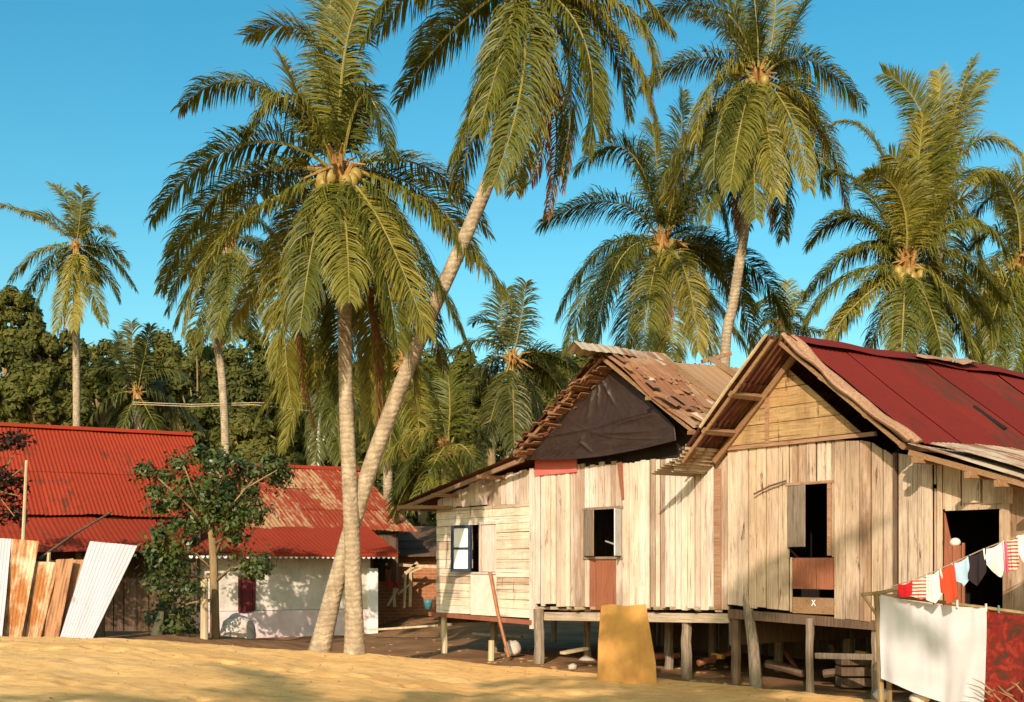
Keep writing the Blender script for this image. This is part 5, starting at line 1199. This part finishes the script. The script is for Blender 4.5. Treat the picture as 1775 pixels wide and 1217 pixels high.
for i, (px, tp, Y, wp, lab) in enumerate(TR): tree(px, tp, Y, wp, lab, 200 + i, 'leaf_hill', .17 + .0018 * (Y - 48), None if i not in (3, 6, 7, 8) else 2)
m = MB(); rnd = random.Random(55)
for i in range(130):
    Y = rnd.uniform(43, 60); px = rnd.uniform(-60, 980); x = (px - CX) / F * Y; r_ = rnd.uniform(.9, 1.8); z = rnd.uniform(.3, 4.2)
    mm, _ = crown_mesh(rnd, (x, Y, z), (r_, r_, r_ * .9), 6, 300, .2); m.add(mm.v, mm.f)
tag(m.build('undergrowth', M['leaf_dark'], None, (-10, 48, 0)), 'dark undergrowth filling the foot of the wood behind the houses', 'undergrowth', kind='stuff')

m = MB(); rnd = random.Random(56)
for i in range(100):
    Y = rnd.uniform(86, 100); px = -70 + 1120 * (i + rnd.random()) / 100; x = (px - CX) / F * Y; r_ = rnd.uniform(2.0, 3.3)
    hz = (17.2 if px < 500 else 15.5) + 1.6 * noise.noise(Vector((px * .008, 2, 0)))
    for z in (2, 5.5, 9, 12.2, hz - r_ * rnd.uniform(.5, .9)):
        mm, _ = crown_mesh(rnd, (x + rnd.uniform(-1, 1), Y, z), (r_, r_, r_ * .9), 7, 190, .36); m.add(mm.v, mm.f)
tag(m.build('forest', M['leaf_hill'], None, (-15, 90, 0)), 'far wood closing the view behind the nearer trees', 'forest', kind='stuff')
# small tree in front of the white house
rnd = random.Random(31); YT = 22.5
b = P(373, 1125, YT); root = empty('small_tree', b, 'small leafy tree with a pale trunk before the white house', 'tree')
t = MB(); t.tube([b, P(372, 1060, YT), P(371, 990, YT), P(368, 930, YT), P(360, 880, YT), P(352, 830, YT)], [.10, .085, .08, .075, .05, .02], 8)
br = [((368, 935), (390, 890), (440, 830)), ((366, 925), (330, 880), (275, 830)), ((371, 990), (340, 960), (290, 940)), ((367, 915), (385, 860), (390, 800)), ((369, 945), (410, 920), (440, 890)), ((364, 900), (335, 850), (320, 810)), ((372, 1010), (400, 985), (430, 980)), ((371, 1000), (330, 1000), (280, 990)), ((370, 970), (420, 850), (480, 815)), ((372, 1040), (330, 1045), (300, 1060))]
tips = []
for i, (a, m1, e) in enumerate(br):
    dy = rnd.uniform(-.8, .6); t.tube([P(*a, YT), P(*m1, YT + dy * .5), P(*e, YT + dy)], [.034, .02, .008], 6)
t.build('trunk', M['bark'], root, b, True)
m = MB()
cl = [(250, 815), (285, 825), (270, 850), (300, 870), (275, 880), (320, 840), (345, 850), (365, 830), (375, 800), (400, 800), (420, 810), (350, 880), (390, 850), (410, 840), (440, 820), (465, 805), (490, 815), (430, 850), (400, 880), (425, 880), (330, 900), (300, 910), (275, 930), (265, 955), (300, 950), (330, 940), (285, 980), (310, 985), (270, 1005), (300, 1020), (330, 1020), (285, 1045), (320, 1055), (300, 1085), (395, 905), (440, 885), (410, 930), (430, 985), (325, 1095), (450, 975), (345, 785), (340, 905), (380, 870), (360, 860), (395, 860), (330, 865), (365, 800), (410, 900), (370, 895), (480, 830), (310, 800), (275, 1070)]
for (cx_, cy_) in cl:
    q = P(cx_, cy_, YT + rnd.uniform(-.8, .7)); r_ = rnd.uniform(.13, .24)
    for i in range(185):
        d_ = Vector((rnd.gauss(0, 1), rnd.gauss(0, 1), rnd.gauss(0, .8))) * r_ * .75; p = q + d_
        nrm = (d_.normalized() + Vector((rnd.uniform(-.5, .5), rnd.uniform(-.5, .5), rnd.uniform(.1, .9)))).normalized(); a = nrm.cross(Vector((rnd.uniform(-1, 1), rnd.uniform(-1, 1), rnd.uniform(-1, 1)))).normalized(); bb = nrm.cross(a); s_ = rnd.uniform(.035, .075); k0 = len(m.v)
        m.v += [tuple(p - a * s_), tuple(p + bb * s_ * .5), tuple(p + a * s_), tuple(p - bb * s_ * .5)]; m.f.append((k0, k0 + 1, k0 + 2, k0 + 3))
m.build('crown', M['leaf_small'], root, b)
# overhanging branch at the left edge
b = P(-60, 1110, 21.5); root = empty('shrub', b, 'dark shrub whose branches enter at the left edge over the red roof', 'shrub')
t = MB(); t.tube([b, P(-50, 950, 21.5), P(-30, 860, 21.5)], [.09, .06, .03], 7)
for e in ((30, 775), (40, 810), (35, 860), (25, 895), (10, 830)): t.tube([P(-45, 920, 21.5), P(-10, 850, 21.4), P(*e, 21.3)], [.03, .02, .008], 5)
t.build('trunk', M['bark'], root, b)
m = MB()
for k in range(34):
    q = P(rnd.uniform(-90, 38), rnd.uniform(755, 900), 21.4 + rnd.uniform(-.4, .4)); q.x -= 0
    for i in range(60):
        p = q + Vector((rnd.gauss(0, .12), rnd.gauss(0, .12), rnd.gauss(0, .08))); nrm = Vector((rnd.uniform(-1, 1), rnd.uniform(-1, 1), rnd.uniform(0, 1))).normalized(); a = nrm.cross(Vector((.3, rnd.uniform(-1, 1), rnd.uniform(-1, 1)))).normalized(); bb = nrm.cross(a); s_ = rnd.uniform(.04, .08); k0 = len(m.v)
        m.v += [tuple(p - a * s_), tuple(p + bb * s_ * .4), tuple(p + a * s_), tuple(p - bb * s_ * .4)]; m.f.append((k0, k0 + 1, k0 + 2, k0 + 3))
m.build('crown', M['leaf_red'], root, b)
# posts and boulder by the small tree
m = MB(); m.tube([P(354, 1130, 22.0), P(354, 1005, 22.0)], [.075, .065], 9); tag(m.build('fence_post', M['bamboo'], None, P(354, 1122, 22.0)), 'brown post standing just left of the small tree trunk', 'post')
m = MB(); m.tube([P(268, 1130, 21.6), P(272, 1095, 21.6), P(280, 1060, 21.6)], [.13, .10, .045], 9); tag(m.build('stump', M['bamboo'], None, P(270, 1115, 21.6)), 'yellow tapering stump under the small tree leaves', 'stump')
m = MB(); m.blob(P(412, 1096, 24.3), (.36, .33, .36), 5, .25, 20, 14); tag(m.build('boulder', M['rock'], None, P(412, 1118, 24.3), True), 'whitish rounded boulder beside the small tree', 'boulder')
